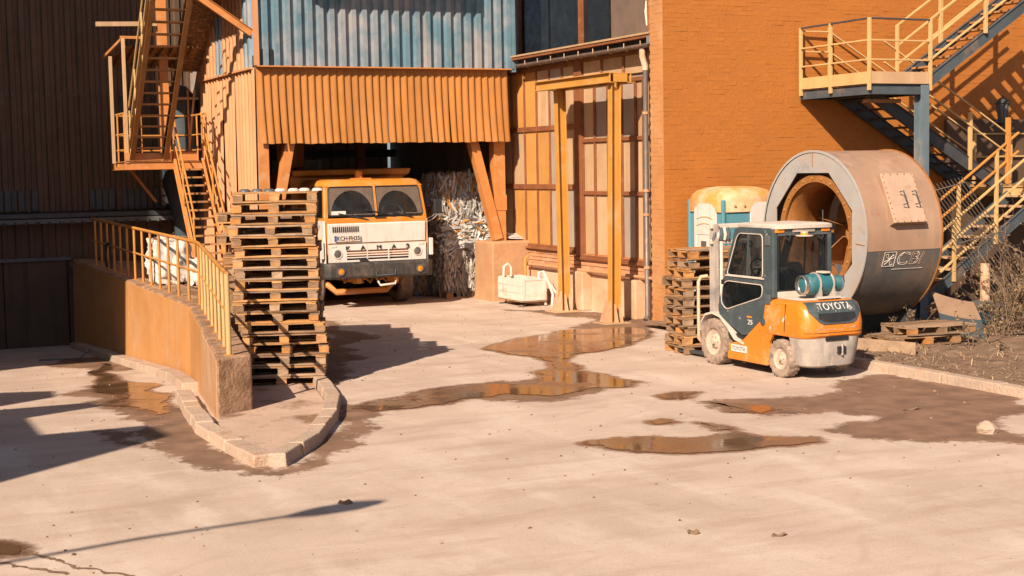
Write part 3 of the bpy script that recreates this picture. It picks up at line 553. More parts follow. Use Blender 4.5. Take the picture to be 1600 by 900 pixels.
for row in range(5):
    z = .752+row*.078
    for i in range(24):
        v = 23.7+i*.256+(row % 2)*.128
        if v > 29.6: continue
        o = bpy.data.objects.new('brick', BP[(i+row) % 4]); C.objects.link(o); o.parent = ws
        o.location = Vector((14.3+R.uniform(-.006, .006), v, z))-ORG[ws.name]; o.rotation_euler = (0, 0, math.pi/2)
def panelgrid(vm, zm, first):
    for i in range(len(vm)-1):
        for j in range(len(zm)-1):
            a, b = sorted((vm[i], vm[i+1])); m = MT[R.choice(first[min(i, len(first)-1)])]
            MB().box(14.31, 14.355, a+.035, b-.035, zm[j]+.04, zm[j+1]-.04).build('panel', m, ws, bev=.006)
LV = [27.32, 27.91, 28.51, 29.14, 29.75, 30.4, 31.1, 31.8]; LZ = [1.2, 2.52, 3.78, 5.08]
panelgrid(LV, LZ, [['panel_gr', 'panel_tan'], ['panel_gr'], ['panel_or', 'panel_tan'], ['panel_or'], ['panel_or', 'panel_tan'], ['panel_tan']])
RV = [23.75, 24.5, 24.8, 25.35, 25.9, 26.46, 26.98]; RZ = [1.08, 2.4, 3.47, 4.6]
panelgrid(RV, RZ, [['panel_tan'], ['panel_tan'], ['panel_gr', 'panel_tan'], ['panel_tan'], ['panel_tan', 'panel_gr'], ['panel_tan']])
panelgrid([23.7, 24.4, 25.25, 26.15, 26.98], [4.68, 5.12], [['panel_or', 'panel_tan']])
for z in LZ: MB().box(14.27, 14.37, 27.3, 31.9, z-.05, z+.06).build('rail', MT['frame_br'], ws, bev=.006)
for z in RZ+[5.12]: MB().box(14.265, 14.37, 23.6, 27.0, z-.035, z+.045).build('rail', MT['frame_br'], ws, bev=.006)
for v in LV[1:]: MB().box(14.285, 14.37, v-.025, v+.025, 1.15, 5.12).build('mullion', MT['frame_br'], ws, bev=.005)
for v in RV: MB().box(14.275, 14.37, v-.032, v+.032, 1.08, 4.6).build('mullion', MT['frame_br'], ws, bev=.005)
for v in (25.25, 26.15): MB().box(14.275, 14.37, v-.025, v+.025, 4.64, 5.1).build('mullion', MT['frame_br'], ws, bev=.005)
MB().box(14.25, 14.37, 26.99, 27.29, 1.0, 5.15).build('door_post', MT['frame_br'], ws, bev=.008)
MB().box(14.0, 14.24, 26.55, 26.98, 0, .8).build('plinth_block', MT['render'], ws, bev=.03); MB().box(13.98, 14.24, 24.35, 24.8, 0, .76).build('plinth_block', MT['render'], ws, bev=.03)
pp = MB().tube([(14.12, 29.4, .82), (14.12, 26, .82), (14.1, 23.55, .82), (14.06, 23.45, .8), (14.05, 23.42, .7), (14.05, 23.42, .35)], .035, 8).build('heating_pipe', MT['pipe_or'], ws, smooth=50)
MB().tube([(14.02, 29.25, 0), (14.02, 29.25, .95), (14.1, 29.25, 1.0)], .03).build('pipe', MT['beam_ye'], ws, smooth=50)
mb = MB(); mb.lathe([(.075, 0), (.075, 5.8), (.066, 5.8), (.066, 0)], (14.02, 23.7, 5.2), (0, 1, 0), 12, (0, math.pi), (1, 0, 0)); gut = mb.build('gutter', MT['pipe_gr'], ws, smooth=40)
for i in range(9): MB().tube([(13.95, 24.0+.62*i, 5.26), (13.95, 24.0+.62*i, 5.18), (14.02, 24.0+.62*i, 5.11), (14.1, 24.0+.62*i, 5.2)], .012, 5).build('bracket', MT['panel_tan'], gut)
MB().box(13.9, 14.12, 23.5, 23.7, 5.17, 5.32).build('end_box', MT['steel_blue'], gut, bev=.01)
MB().box(13.95, 15.2, 23.57, 29.7, 5.3, 5.36).build('roof_edge', MT['frame_br'], ws, bev=.008); MB().box(14.1, 14.4, 23.57, 29.6, 5.14, 5.3).build('fascia', MT['black'], ws)
MB().box(13.93, 14.02, 23.6, 29.65, 5.362, 5.4).build('drip_strip', MT['panel_tan'], ws)
dp = MB().tube([(14.02, 24.05, 5.12), (14.02, 24.05, 4.98), (14.08, 24.05, 4.8), (14.08, 24.05, .12), (14.0, 24.0, .03)], .052, 10).build('downpipe', MT['pipe_gr'], ws, smooth=50)
MB().tube([(14.02, 24.05, 5.1), (14.02, 24.05, 4.98), (14.08, 24.05, 4.8), (14.08, 24.05, 4.72)], .06, 10).build('downpipe_bend', MT['render'], dp, smooth=50)
for z in (1.0, 2.0, 2.45, 3.9): MB().tube([(14.08, 24.05, z), (14.08, 24.05, z+.05)], .066, 10).build('clamp', MT['pipe_or'], dp)
# upper storey set back above the gutter
up_ = MB().box(15.22, 15.6, 23.3, 38.5, 5.36, 9.2).build('upper_wall', MT['wall_brown'], ws)
for a, b in ((24.0, 25.55), (25.65, 27.3)): MB().box(15.17, 15.22, a, b, 5.5, 9.2).build('cladding', MT['wall_brown'], ws)
for a, b in ((27.34, 28.5), (28.62, 30.1), (30.2, 31.6), (31.7, 33.5)): MB().box(15.16, 15.22, a, b, 5.42, 9.2).build('window_pane', MT['pane_dark'], ws)
for v in (28.56, 31.65): MB().box(15.08, 15.17, v-.05, v+.05, 5.37, 9.2).build('mullion', MT['frame_br'], ws)
# ------------------------------------------------------------------ brick building (right)
bb = thing('brick_building', 'big brick building painted orange behind the fan drum and steel stair', 'building', (19, 23.1, 0))
MB().box(13.9, 34, 23.11, 23.55, -.2, 9.5).build('wall', MT['mortar'], bb)
MB().box(13.9, 15.3, 23.555, 23.62, 5.45, 9.4).build('jamb', MT['mortar'], bb)
MB().box(13.893, 13.9, 23.112, 23.55, 0, 9.4).build('return_face', MT['brick_side'], bb)
cand = []; side_ = MB(); stuff = MB(); BL, BH = .262, .0805
for row in range(112):
    z = .05+row*BH
    for i in range(40):
        u = 14.03+i*BL+(row % 2)*BL/2
        cand.append((u, z, row, i))
cand += [(13.966, .05+row*BH, row, -1) for row in range(1, 112, 2)]
vis = [c for c in cand if c[3] >= 0 and 14.0 < c[0] < 16.75 and 3.05 < c[1] < 6.0]; vis.sort(key=lambda c: (c[0]-15.4)**2+(c[1]-4.4)**2); vis = set(vis[:300])
for c in cand:
    u, z, row, i = c; off = R.uniform(-.002, .006); 
    if c in vis:
        o = bpy.data.objects.new('brick', BR[(i*3+row) % 4]); C.objects.link(o); o.parent = bb; o.location = Vector((u, 23.121+off, z))-ORG[bb.name]; o.rotation_euler = (R.uniform(-.02, .02), 0, R.uniform(-.02, .02))
        if R.random() < .25: o.scale.x = .5; 
    elif u < 25 and z < 8.6:
        l = (.257 if i >= 0 else .122)/2; y = 23.106+off; t = R.uniform(-.003, .003)
        stuff.add([(u-l, y+t, z), (u+l, y-t, z), (u+l, y-t, z+.0768), (u-l, y+t, z+.0768), (u-l, 23.14, z), (u+l, 23.14, z), (u+l, 23.14, z+.0768), (u-l, 23.14, z+.0768)], [(0, 1, 2, 3), (0, 4, 5, 1), (1, 5, 6, 2), (2, 6, 7, 3), (3, 7, 4, 0)])
for row in range(112):
    z = .05+row*BH
    for k in range(4):
        v = 23.13+k*.262+(row % 2)*.13; 
        if v > 23.5: continue
        x = 13.89+R.uniform(-.003, .003); a, b = max(23.105, v), min(v+.257, 23.57)
        side_.add([(x, a, z), (x, b, z), (x, b, z+.0768), (x, a, z+.0768), (13.92, a, z), (13.92, b, z), (13.92, b, z+.0768), (13.92, a, z+.0768)], [(0, 1, 2, 3), (0, 4, 5, 1), (1, 5, 6, 2), (2, 6, 7, 3), (3, 7, 4, 0)])
stuff.build('bricks', MT['brick'], bb, kind='stuff', recalc=False); side_.build('bricks', MT['brick_side'], bb, kind='stuff', recalc=False)
lt = MB().tube([(13.86, 23.6, 5.5), (13.84, 23.6, 5.75), (13.85, 23.6, 5.95)], [.015, .025, .01], 7).build('cable_fitting', MT['white_dusty'], bb)
MB().box(20.4, 30, 23.0, 23.095, .1, 3.75).build('shade_panel', MT['dark_sheet'], bb); MB().box(18.9, 20.39, 23.03, 23.095, .1, 2.3).build('shade_panel', MT['dark_sheet'], bb)  # dark panels standing in for the shade under the stair and landings
# ------------------------------------------------------------------ dark sheet-clad hall (back left)
hall = thing('sheet_clad_hall', 'dark brown sheet clad hall in shade at the far left', 'building', (2, 35.7, -1))
for z0, z1, c in ((4.76, 9.5, 9), (2.12, 4.8, 9)):
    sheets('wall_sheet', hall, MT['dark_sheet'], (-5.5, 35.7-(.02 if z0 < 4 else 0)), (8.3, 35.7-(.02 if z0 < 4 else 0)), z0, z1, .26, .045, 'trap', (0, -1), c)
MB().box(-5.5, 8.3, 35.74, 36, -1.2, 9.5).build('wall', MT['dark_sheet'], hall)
for k in range(45): MB().box(-4+.27*k, -3.97+.27*k, 35.62, 35.65, 4.8, 4.84).build('bolt', MT['dim_sheet'], hall) if k > 24 else None
for a in (3.4, 4.0, 5.75, 6.5, 7.1): sheets('light_panel', hall, MT['hall_panel'], (a, 35.64), (a+.6, 35.64), 2.15, 2.62, .26, .045, 'trap', (0, -1), 1)
MB().box(-5.5, 8.1, 35.25, 35.7, 1.98, 2.09).build('eave', MT['dark_metal'], hall, bev=.01); MB().box(-5.5, 8.1, 35.2, 35.24, 1.86, 1.96).build('gutter', MT['dim_sheet'], hall)
for k in range(50): MB().tube([(-4+.25*k, 35.22, 1.84), (-4+.25*k, 35.22, 1.9)], .05, 6).build('gutter_hook', MT['dark_metal'], hall) if k > 28 else None
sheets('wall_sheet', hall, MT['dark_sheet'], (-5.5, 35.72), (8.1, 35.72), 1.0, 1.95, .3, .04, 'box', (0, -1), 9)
MB().box(2.2, 5.25, 35.55, 35.72, .98, 1.06).build('lintel', MT['dim_sheet'], hall)
for a, b in ((2.3, 3.72), (3.74, 5.15)):
    d = MB().box(a, b, 35.62, 35.7, -1.03, .98).build('door', MT['dark_sheet'], hall, bev=.01)
    if a > 3: MB().tube([(3.86, 35.62, .0), (3.86, 35.55, .0), (3.86, 35.55, -.12)], .015, 6).build('handle', MT['dim_sheet'], d)
MB().tube([(5.2, 35.5, .93), (5.35, 35.5, .7), (6.2, 35.5, .7)], .05, 7).build('pipe', MT['dim_sheet'], hall)
MB().box(5.18, 5.5, 35.58, 35.72, -1.05, .62).build('door_post', MT['dark_sheet'], hall)
# ------------------------------------------------------------------ unseen building left of the frame, outline shaped to shade dock and yard
sil = [(9.45, -2), (9.2, 7.55), (10.25, 7.5), (10.4, 6.9), (11.0, 6.4), (13.3, 6.35), (13.1, 7.3), (13.8, 7.2), (14.2, 5.9), (15.3, 5.85), (15.35, 6.85), (16.3, 6.9), (17.4, 6.2), (17.5, 5.8), (21.9, 5.9), (21.5, 7.6), (20.1, 8.6), (19.75, 11.4), (24.7, 11.5), (24.9, 20), (60, 20), (60, -2)]
mb = MB(); mb.prism([(-5, a, b) for a, b in sil], (-3, 0, 0)); tag(mb.build('shade_building', MT['dark_sheet']), 'unseen stepped building beyond the left edge, shaped to cast the yard shade', 'building')
# street lamp left of the frame (its shadow crosses the foreground)
tag_h = 6.0; dx, dy = 1.12*tag_h, .97*tag_h; lp = thing('street_lamp', 'tall street lamp left of the yard with a long curved arm', 'lamp post', (.2-dx, 11.2-dy, 0))
a0 = Vector((.2-dx, 11.2-dy, 0)); P_ = [(1.1-dx, 11.68-dy, tag_h), (2.2-dx, 11.92-dy, tag_h+.02), (3.6-dx, 12.1-dy, tag_h)]
MB().tube([a0, a0+Vector((0, 0, 4.8)), (.35-dx, 11.3-dy, 5.5), (.65-dx, 11.48-dy, 5.85)]+P_, [.07, .06, .045, .04, .035, .035, .03], 8).build('pole', MT['pipe_gr'], lp, smooth=50)
hd = MB(); c0 = Vector((3.5-dx, 12.08-dy, tag_h)); d0 = Vector((1, .14, 0)).normalized(); s0 = Vector((-d0.y, d0.x, 0))
hd.loft([[c0+d0*t+s0*w*a+Vector((0, 0, h*b)) for a, b in ((1, 0), (.7, 1), (-.7, 1), (-1, 0), (-.6, -.6), (.6, -.6))] for t, w, h in ((0, .05, .04), (.25, .14, .09), (.6, .15, .1), (.9, .05, .05))]); hd.build('lamp_head', MT['pipe_gr'], lp)
# ------------------------------------------------------------------ loading dock: retaining wall, platform, railing
dock = thing('loading_dock', 'raised loading dock with an orange coated retaining wall and bare concrete end', 'dock', (4.6, 18, 0))
OUT = [(4.22, 17.42, .72), (5.28, 23.5, .84), (5.27, 28.6, .92), (5.24, 35.2, 1.02)]
INN = [(4.70, 17.64, .72), (5.74, 23.6, .84), (5.72, 28.6, .92), (5.7, 35.2, 1.02)]
mb = MB(); mb.loft([[(o[0]-.03, o[1], -1.3), (i[0], i[1], -1.3), (i[0], i[1], i[2]), (o[0], o[1], o[2])] for o, i in zip(OUT, INN)])
mb.build('retaining_wall', MT['concrete'], dock, bev=.025)
def coat(a, b, f0, f1, nm='wall_coat'):
    A = Vector(a); B = Vector(b); p = A+(B-A)*f0; q = A+(B-A)*f1; n = Vector((A.y-B.y, B.x-A.x, 0)).normalized()*.012
    g = lambda o, z: Vector((o.x-.03*max(0, (o.z-z))/2, o.y, z)); mb = MB(); 
    mb.hexa([g(p, -1.2)+n, g(q, -1.2)+n, g(q, -1.2)-n*.5, g(p, -1.2)-n*.5], [g(p, p.z-.03)+n, g(q, q.z-.03)+n, g(q, q.z-.03)-n*.5, g(p, p.z-.03)-n*.5]); mb.build(nm, MT['coat'] if nm == 'wall_coat' else MT['coat_pale'], dock, bev=.008)
coat(OUT[0], OUT[1], .5, .998); coat(OUT[0], OUT[1], .012, .499, 'dusted_coat'); coat(OUT[1], OUT[2], .002, .998); coat(OUT[2], OUT[3], .002, 1)
MB().prism([(5.6, 25.6, .4), (7.45, 25.6, .4), (7.75, 29.8, .4), (8.2, 29.85, .4), (8.2, 35.7, .4), (5.6, 35.7, .4)], (0, 0, .5)).build('deck', MT['concrete'], dock)
rl = thing('dock_railing', 'orange steel railing running along the top of the dock wall', 'railing', (5, 20, .8))
CL = [Vector((o[0]*.62+i[0]*.38, o[1]*.62+i[1]*.38, o[2])) for o, i in zip(OUT, INN)]; CL[0] = CL[0]+(CL[1]-CL[0])*.03
CL[3] = CL[2]+(CL[3]-CL[2])*.74
def along(s):   # 0..1 first leg, 1..3 far legs
    k = min(2, int(s)); return CL[k]+(CL[k+1]-CL[k])*(s-k)
ps = [i/8 for i in range(8)]+[1.0]+[1+i*2/13.5 for i in range(1, 14)]
for i, s in enumerate(ps):
    b = along(min(3, s)); MB().tube([b, b+Vector((0, 0, 1.0))], .024 if i else .034, 8).build('post', MT['rail_ye'] if i < 8 else MT['rail_or'], rl, smooth=50)
    MB().box(b.x-.05, b.x+.05, b.y-.05, b.y+.05, b.z, b.z+.012).build('base_plate', MT['rail_or'], rl)
up1 = lambda h: [p+Vector((0, 0, h)) for p in CL]
c1 = up1(1.0); c1 = [c1[0], c1[0]+(c1[1]-c1[0])*.9, c1[0]+(c1[1]-c1[0])*.97]+[c1[1]+(c1[2]-c1[1])*.03, c1[1]+(c1[2]-c1[1])*.12]+c1[2:]
MB().tube(c1, .03, 8).build('handrail', MT['rail_or'], rl, smooth=50); MB().tube(up1(.52), .02, 8).build('middle_rail', MT['rail_or'], rl, smooth=50)
mb = MB(); b = CL[2]+(CL[3]-CL[2])*.55+Vector((-.05, 0, .02)); mb.tube([b+Vector((.04*math.sin(t), -.25+.5*(t/6.3), .05+.5*max(0, math.sin(t*.5))**1.2)) for t in [k*.45 for k in range(15)]], .028, 6)
tag(mb.build('hose', MT['asphalt_dirt'], smooth=60), 'black hose looped over the far end of the dock railing', 'hose')
mb = MB(); mb.tube([(3.75, 30.2, -.68), (4.5, 29.9, -.66), (4.72, 30.0, -.5)], .022, 6); tag(mb.build('bent_pipe', MT['dim_sheet']), 'bent pale pipe lying by the foot of the dock wall', 'pipe')
# ------------------------------------------------------------------ pallets
WD = ['wood_a', 'wood_b', 'wood_c', 'wood_e', 'wood_d']
def board_mesh(l, w, h, k):
    r = random.Random(k*7+int(l*100)); mb = MB(); rings = []
    for i in range(4):
        x = -l/2+l*i/3; j = [r.uniform(-.005, .005) for _ in range(6)]; a = r.uniform(-.006, .006)
        rings.append([(x+j[4]*(2 if i in (0, 3) else 0), -w/2+j[0], j[2]), (x, w/2+j[1], j[3]), (x, w/2+j[1], h+j[3]+a), (x+j[5]*(2 if i in (0, 3) else 0), -w/2+j[0], h+j[2]+a)])
    mb.loft(rings); me = bpy.data.meshes.new('board'); me.from_pydata(mb.v, [], mb.f); return me
def block_mesh(k):
    r = random.Random(k); me = bpy.data.meshes.new('block'); mb = MB(); mb.box(-.07, .07, -.05, .05, 0, .078); me.from_pydata([p+Vector((r.uniform(-.006, .006), r.uniform(-.006, .006), 0)) for p in mb.v], [], mb.f); return me
VAR = {}
def var(kind, f, n):   # shared meshes: n shapes x each wood
    if kind not in VAR:
        VAR[kind] = []
        for k in range(n):
            for w in WD:
                me = f(k); me.materials.append(MT[w]); VAR[kind].append(me)
    return R.choice(VAR[kind])
def pallet(label, group, loc, rz, woods=None, drop=.06):
    t = thing('pallet', label, 'pallet', loc, group, True, rz); fav = R.randrange(5) if woods is None else R.choice(woods)
    def put(nm, kind, f, x, y, z, r=0):
        if R.random() < drop and nm == 'board' and z > .1: return
        for _ in range(4):
            me = var(kind, f, 3)
            if VAR[kind].index(me) % 5 == fav or R.random() < .3: break
        o = bpy.data.objects.new(nm, me); C.objects.link(o); o.parent = t; o.location = (x+R.uniform(-.008, .008), y+R.uniform(-.008, .008), z); o.rotation_euler = (0, R.uniform(-.006, .006), r+R.uniform(-.014, .014))
    for y in (-.335, 0, .335): put('board', 'bot', lambda k: board_mesh(1.2, .12, .021, k), 0, y, 0)
    for x in (-.525, 0, .525):
        for y in (-.345, 0, .345): put('block', 'blk', block_mesh, x, y, .022, 0)
        put('board', 'cross', lambda k: board_mesh(.8, .14, .021, k+5), x, 0, .101, math.pi/2)
    for y in (-.335, -.17, 0, .17, .335): put('board', 'top', lambda k: board_mesh(1.2, .12, .021, k+3), 0, y, .123)
    return t
PH = .149
ORD = ['topmost', 'second', 'third', 'fourth', 'fifth', 'sixth', 'seventh', 'eighth', 'ninth', 'tenth', 'eleventh', 'twelfth', 'thirteenth', 'fourteenth', 'fifteenth', 'sixteenth', 'seventeenth', 'eighteenth']
N1 = 18; off = [.0, .0, .05, .07, .05, .02, -.04, -.08, -.07, -.04, -.05, -.06, -.05, -.08, -.1, -.07, -.05, -.06]
for i in range(N1):
    o = pallet('weathered wooden pallet, %s from the top of the tall front stack' % ORD[N1-1-i] if i < N1-1 else 'topmost weathered pallet of the tall front stack, under the white lids', 'pallets in the tall stack at the end of the dock wall',
           (5.75+off[i]+R.uniform(-.018, .018), 19.85+R.uniform(-.02, .02), i*PH), -.35+R.uniform(-.03, .03), (0, 1, 3, 1, 2) if i % 3 else (2, 1))
    o.scale.x = .95
    if i < N1-1: o.rotation_euler.x = R.uniform(-.006, .006)
lids = 'pale plastic lids along the top of the tall pallet stack'
for k in range(7):
    mb = MB(); x = 5.28+.155*k; mb.lathe([(0, .04), (.05, .038), (.075, .02), (.08, 0), (0, 0)], (x, 19.73-.36*(x-5.75)+R.uniform(-.03, .04), N1*PH+.002), (0, 0, 1), 14)
    tag(mb.build('lid', MT['white_dusty'] if k > 2 else MT['dim_sheet'], smooth=40), '%s plastic lid on top of the tall pallet stack, %s of seven from the left' % ('pale' if k > 2 else 'grey', ['first', 'second', 'third', 'fourth', 'fifth', 'sixth', 'last'][k]), 'lid', lids)
# rows behind: mostly hidden, single mesh each
one = MB()
for y in (-.335, 0, .335): one.box(-.6, .6, y-.06, y+.06, 0, .021)
for x in (-.525, 0, .525):
    for y in (-.345, 0, .345): one.box(x-.07, x+.07, y-.05, y+.05, .021, .1)
    one.box(x-.07, x+.07, -.4, .4, .1, .122)
for y in (-.335, -.17, 0, .17, .335): one.box(-.6, .6, y-.06, y+.06, .122, .144)
om = bpy.data.meshes.new('pallet'); om.from_pydata(one.v, [], one.f); om.materials.append(MT['wood_e'])
for (cy, n, cxx, nm) in ((20.75, 17, 6.0, 'second'), (21.62, 15, 6.22, 'third'), (22.48, 15, 6.47, 'fourth'), (23.35, 15, 6.7, 'fifth'), (24.4, 13, 6.95, 'sixth')):
    for i in range(n):
        if nm == 'second' and i in (10, 11, 13, 14, 15):
            pallet('pale pallet end jutting out left of the tall stack, number %d up' % (i-8) if 0 else 'pale pallet jutting out left behind the tall stack, %s from the top' % ORD[16-i], 'pallets in the second stack of the row', (5.78+R.uniform(-.05, .05), cy+.06, i*PH), -.3+R.uniform(-.05, .05), (1, 1, 0)); continue
        o = bpy.data.objects.new('pallet', om); C.objects.link(o); o.location = (cxx+R.uniform(-.03, .03), cy, i*PH); o.rotation_euler.z = -.35+R.uniform(-.02, .02); o.scale.x = .95
        tag(o, 'brown wooden pallet in the %s stack of the row, behind the tall front stack' % nm, 'pallet', 'pallets in the %s stack of the row' % nm)
for i in range(11):
    x = 12.66+R.uniform(-.03, .03)+(.03 if i > 8 else 0)
    pallet('brown pallet, %s from the top of the stack beside the forklift mast' % ORD[10-i], 'pallets stacked in front of the forklift', (x, 19.7+R.uniform(-.04, .04)+(-.1 if i == 10 else 0), i*PH), -.12+R.uniform(-.03, .03)+(.1 if i == 9 else 0), (4, 3, 2, 3))
PG = 'pallets lying on the soil bed in front of the drum'
pallet('lower pallet of the pair lying on the soil in front of the drum', PG, (15.35, 18.05, .11), -.06, (3, 0)); o = pallet('upper pallet of the pair lying on the soil, jutting out to the right', PG, (15.62, 18.02, .262), -.1, (3, 0), 0); o.rotation_euler.x = -.02
mb = MB(); mb.beam((14.0, 18.0, .2), (14.55, 17.05, .17), .03, .19); tag(mb.build('plank', MT['wood_a'], bev=.004), 'short pale plank on edge between kerb and the ground pallets', 'plank')
mb = MB(); mb.beam((14.1, 18.35, .16), (15.0, 17.42, .13), .12, .05); tag(mb.build('plank', MT['wood_e'], bev=.004), 'weathered board lying flat under the left end of the ground pallets', 'plank')
# ------------------------------------------------------------------ left steel staircase
ls = thing('steel_staircase', 'rusty orange steel staircase zigzagging up the left side of the shed', 'staircase', (7, 33, .9))
def flight(parent, p0, p1, axis, w, n, ms, mt, sh=.2, st=.012, tread=.2, tname='tread', fw=.06):
    """p0 bottom, p1 top at the flight's centre line; axis = unit vector across"""
    p0, p1, ax = Vector(p0), Vector(p1), Vector(axis)
    for s in (-1, 1):
        MB().ibeam(p0+ax*s*w/2, p1+ax*s*w/2, fw, sh, st, (0, 0, 1)).build('stringer', ms, parent, bev=.003)
    d = p1-p0; h = Vector((d.x, d.y, 0)).normalized()
    for i in range(1, n):
        c = p0+d*(i/n); a = c-ax*(w/2-.035); b = c+ax*(w/2-.035); mb = MB(); o = h*tread/2; t = Vector((0, 0, .015))
        mb.hexa([a-o-t*1.5, b-o-t*1.5, b+o-t, a+o-t], [a-o+t, b-o+t, b+o+t, a+o+t]); mb.build(tname, mt, parent)
def rails(parent, pts, m, hs=(1.0, .52), r=.022, post_at=None, pm=None, flat=False):
    pts = [Vector(p) for p in pts]
    for k, h in enumerate(hs):
        q = [p+Vector((0, 0, h)) for p in pts]
        if flat:
            for a, b in zip(q[:-1], q[1:]): MB().beam(a, b, .05, .035).build('handrail' if k == 0 else 'middle_rail', m, parent, bev=.006)
        else: MB().tube(q, r if k == 0 else r*.8, 7).build('handrail' if k == 0 else 'middle_rail', m, parent, smooth=50)
    for p in (post_at or pts): p = Vector(p); MB().tube([p+Vector((0, 0, -.12)), p+Vector((0, 0, hs[0]))], r*.95, 7).build('post', pm or m, parent, smooth=50)
flight(ls, (7.3, 30.3, .92), (7.5, 33.0, 3.22), (1, 0, 0), .62, 13, MT['beam_or'], MT['step_or'], .2)
flight(ls, (6.62, 33.05, 3.3), (6.58, 29.6, 6.95), (1, 0, 0), .74, 16, MT['rust_shaded'], MT['step_or'], .22, fw=.11)
rails(ls, [(6.98, 30.3, 1.0), (7.18, 33.0, 3.3)], MT['rail_or'], post_at=[(7.0, 30.5, 1.15), (7.08, 31.7, 2.2), (7.18, 32.95, 3.28)])
rails(ls, [(7.62, 30.3, 1.0), (7.82, 33.0, 3.3)], MT['rail_or'], post_at=[(7.64, 30.5, 1.15), (7.72, 31.7, 2.2), (7.82, 32.95, 3.28)])
rails(ls, [(6.24, 33.05, 3.4), (6.2, 29.7, 6.9)], MT['rail_ye'], post_at=[(6.24, 33, 3.35), (6.23, 32.2, 4.2), (6.22, 31.2, 5.3), (6.2, 30.1, 6.5)])
MB().box(6.1, 7.95, 33.0, 34.6, 3.2, 3.24).build('landing_grating', MT['grate'], ls)
for a, b in (((6.1, 33.0, 3.14), (7.95, 33.0, 3.14)), ((6.1, 34.6, 3.14), (7.95, 34.6, 3.14)), ((6.12, 33.0, 3.14), (6.12, 34.6, 3.14)), ((7.93, 33, 3.14), (7.93, 34.6, 3.14))): MB().ibeam(a, b, .08, .18, .012).build('landing_beam', MT['beam_or'], ls, bev=.004)
MB().box(6.1, 7.1, 32.94, 32.96, 3.25, 3.42).build('toe_board', MT['beam_or'], ls); MB().box(7.2, 7.95, 34.0, 34.02, 3.25, 3.45).build('toe_board', MT['beam_or'], ls)
rails(ls, [(6.12, 33.0, 3.24), (6.12, 34.6, 3.24), (7.9, 34.6, 3.24), (7.95, 33.1, 3.24)], MT['rail_or'], (1.05, .6, .25), post_at=[(6.12, 33.02, 3.24), (6.12, 33.8, 3.24), (6.8, 34.6, 3.24), (7.4, 34.6, 3.24), (7.95, 33.1, 3.24), (7.93, 33.9, 3.24)])
for x, y in ((6.16, 33.0), (6.05, 34.0)): MB().box(x-.035, x+.035, y-.035, y+.035, 3.2, 5.92 if y < 33.5 else 5.6).build('tall_post', MT['panel_tan'], ls, bev=.005)
MB().beam((6.16, 33.0, 5.92), (6.02, 34.6, 5.62), .06, .06).build('roof_beam', MT['beam_or'], ls); MB().beam((6.1, 33.0, 5.94), (6.75, 33.0, 5.94), .05, .06).build('roof_beam', MT['beam_or'], ls)
MB().ibeam((7.2, 33.9, 3.24), (7.2, 33.9, 7.2), .2, .18, .014, (0, 1, 0)).build('column', MT['beam_or'], ls, bev=.004)
MB().beam((6.5, 34.7, 3.1), (7.1, 34.7, 2.3), .05, .06).build('brace', MT['beam_or'], ls); MB().beam((5.75, 33.9, 6.3), (7.1, 33.9, 6.34), .08, .1).build('roof_beam', MT['panel_tan'], ls)
# mottled underside of the covering flight above the landing
mb = corr((6.15, 33.1), (7.85, 33.1), 0, 1, .22, .03, 'trap', (0, -1)); mb.v = [Vector((p.x, 34.75-1.6*p.z+(p.y-33.1), 5.45+.35*p.z+(p.y-33.1)*1.5)) for p in mb.v]; mb.build('roof_sheet', MT['grate'], ls, recalc=False)
for s in (7.55, 8.12): MB().beam((s, 34.3, 5.35), (s-.02, 31.4, 7.2), .04, .16).build('stringer', MT['step_or'], ls)
for k in range(12):
    y = 34.2-.235*k; z = 5.45+.15*k; MB().box(7.57, 8.1, y-.12, y+.12, z-.012, z+.012).build('tread', MT['grate'], ls)
MB().hexa([(7.52, 34.3, 5.3), (8.12, 34.3, 5.3), (8.12, 31.3, 7.15), (7.52, 31.3, 7.15)], [(7.52, 34.3, 5.33), (8.12, 34.3, 5.33), (8.12, 31.3, 7.18), (7.52, 31.3, 7.18)]).build('soffit', MT['grate'], ls)
MB().box(7.0, 8.12, 29.75, 32.4, 6.85, 6.95).build('upper_landing', MT['grate'], ls)
MB().ibeam((6.75, 29.78, 6.72), (8.16, 29.78, 5.78), .1, .15, .012).build('bracket', MT['beam_or'], ls, bev=.004)
MB().beam((7.9, 34.6, 3.2), (7.9, 34.6, 4.9), .04, .04).build('post', MT['beam_or'], ls); MB().beam((7.45, 34.62, 4.7), (8.15, 34.62, 4.7), .05, .06).build('roof_beam', MT['panel_tan'], ls)
mb = MB(); mb.lathe([(.18, .9), (.2, 1.9), (.44, 2.7), (.45, 4.7), (.2, 5.0), (0, 5.05)], (7.78, 35.05, 0), (0, 0, 1), 24); tag(mb.build('hopper', MT['hopper'], smooth=40), 'blue grey steel hopper half hidden behind the left staircase', 'hopper')
mb = MB(); mb.beam((7.85, 34.8, 2.9), (8.1, 34.75, 4.9), .35, .05); tag(mb.build('duct', MT['side']), 'pale dusty duct leaning against the shed behind the staircase', 'duct')
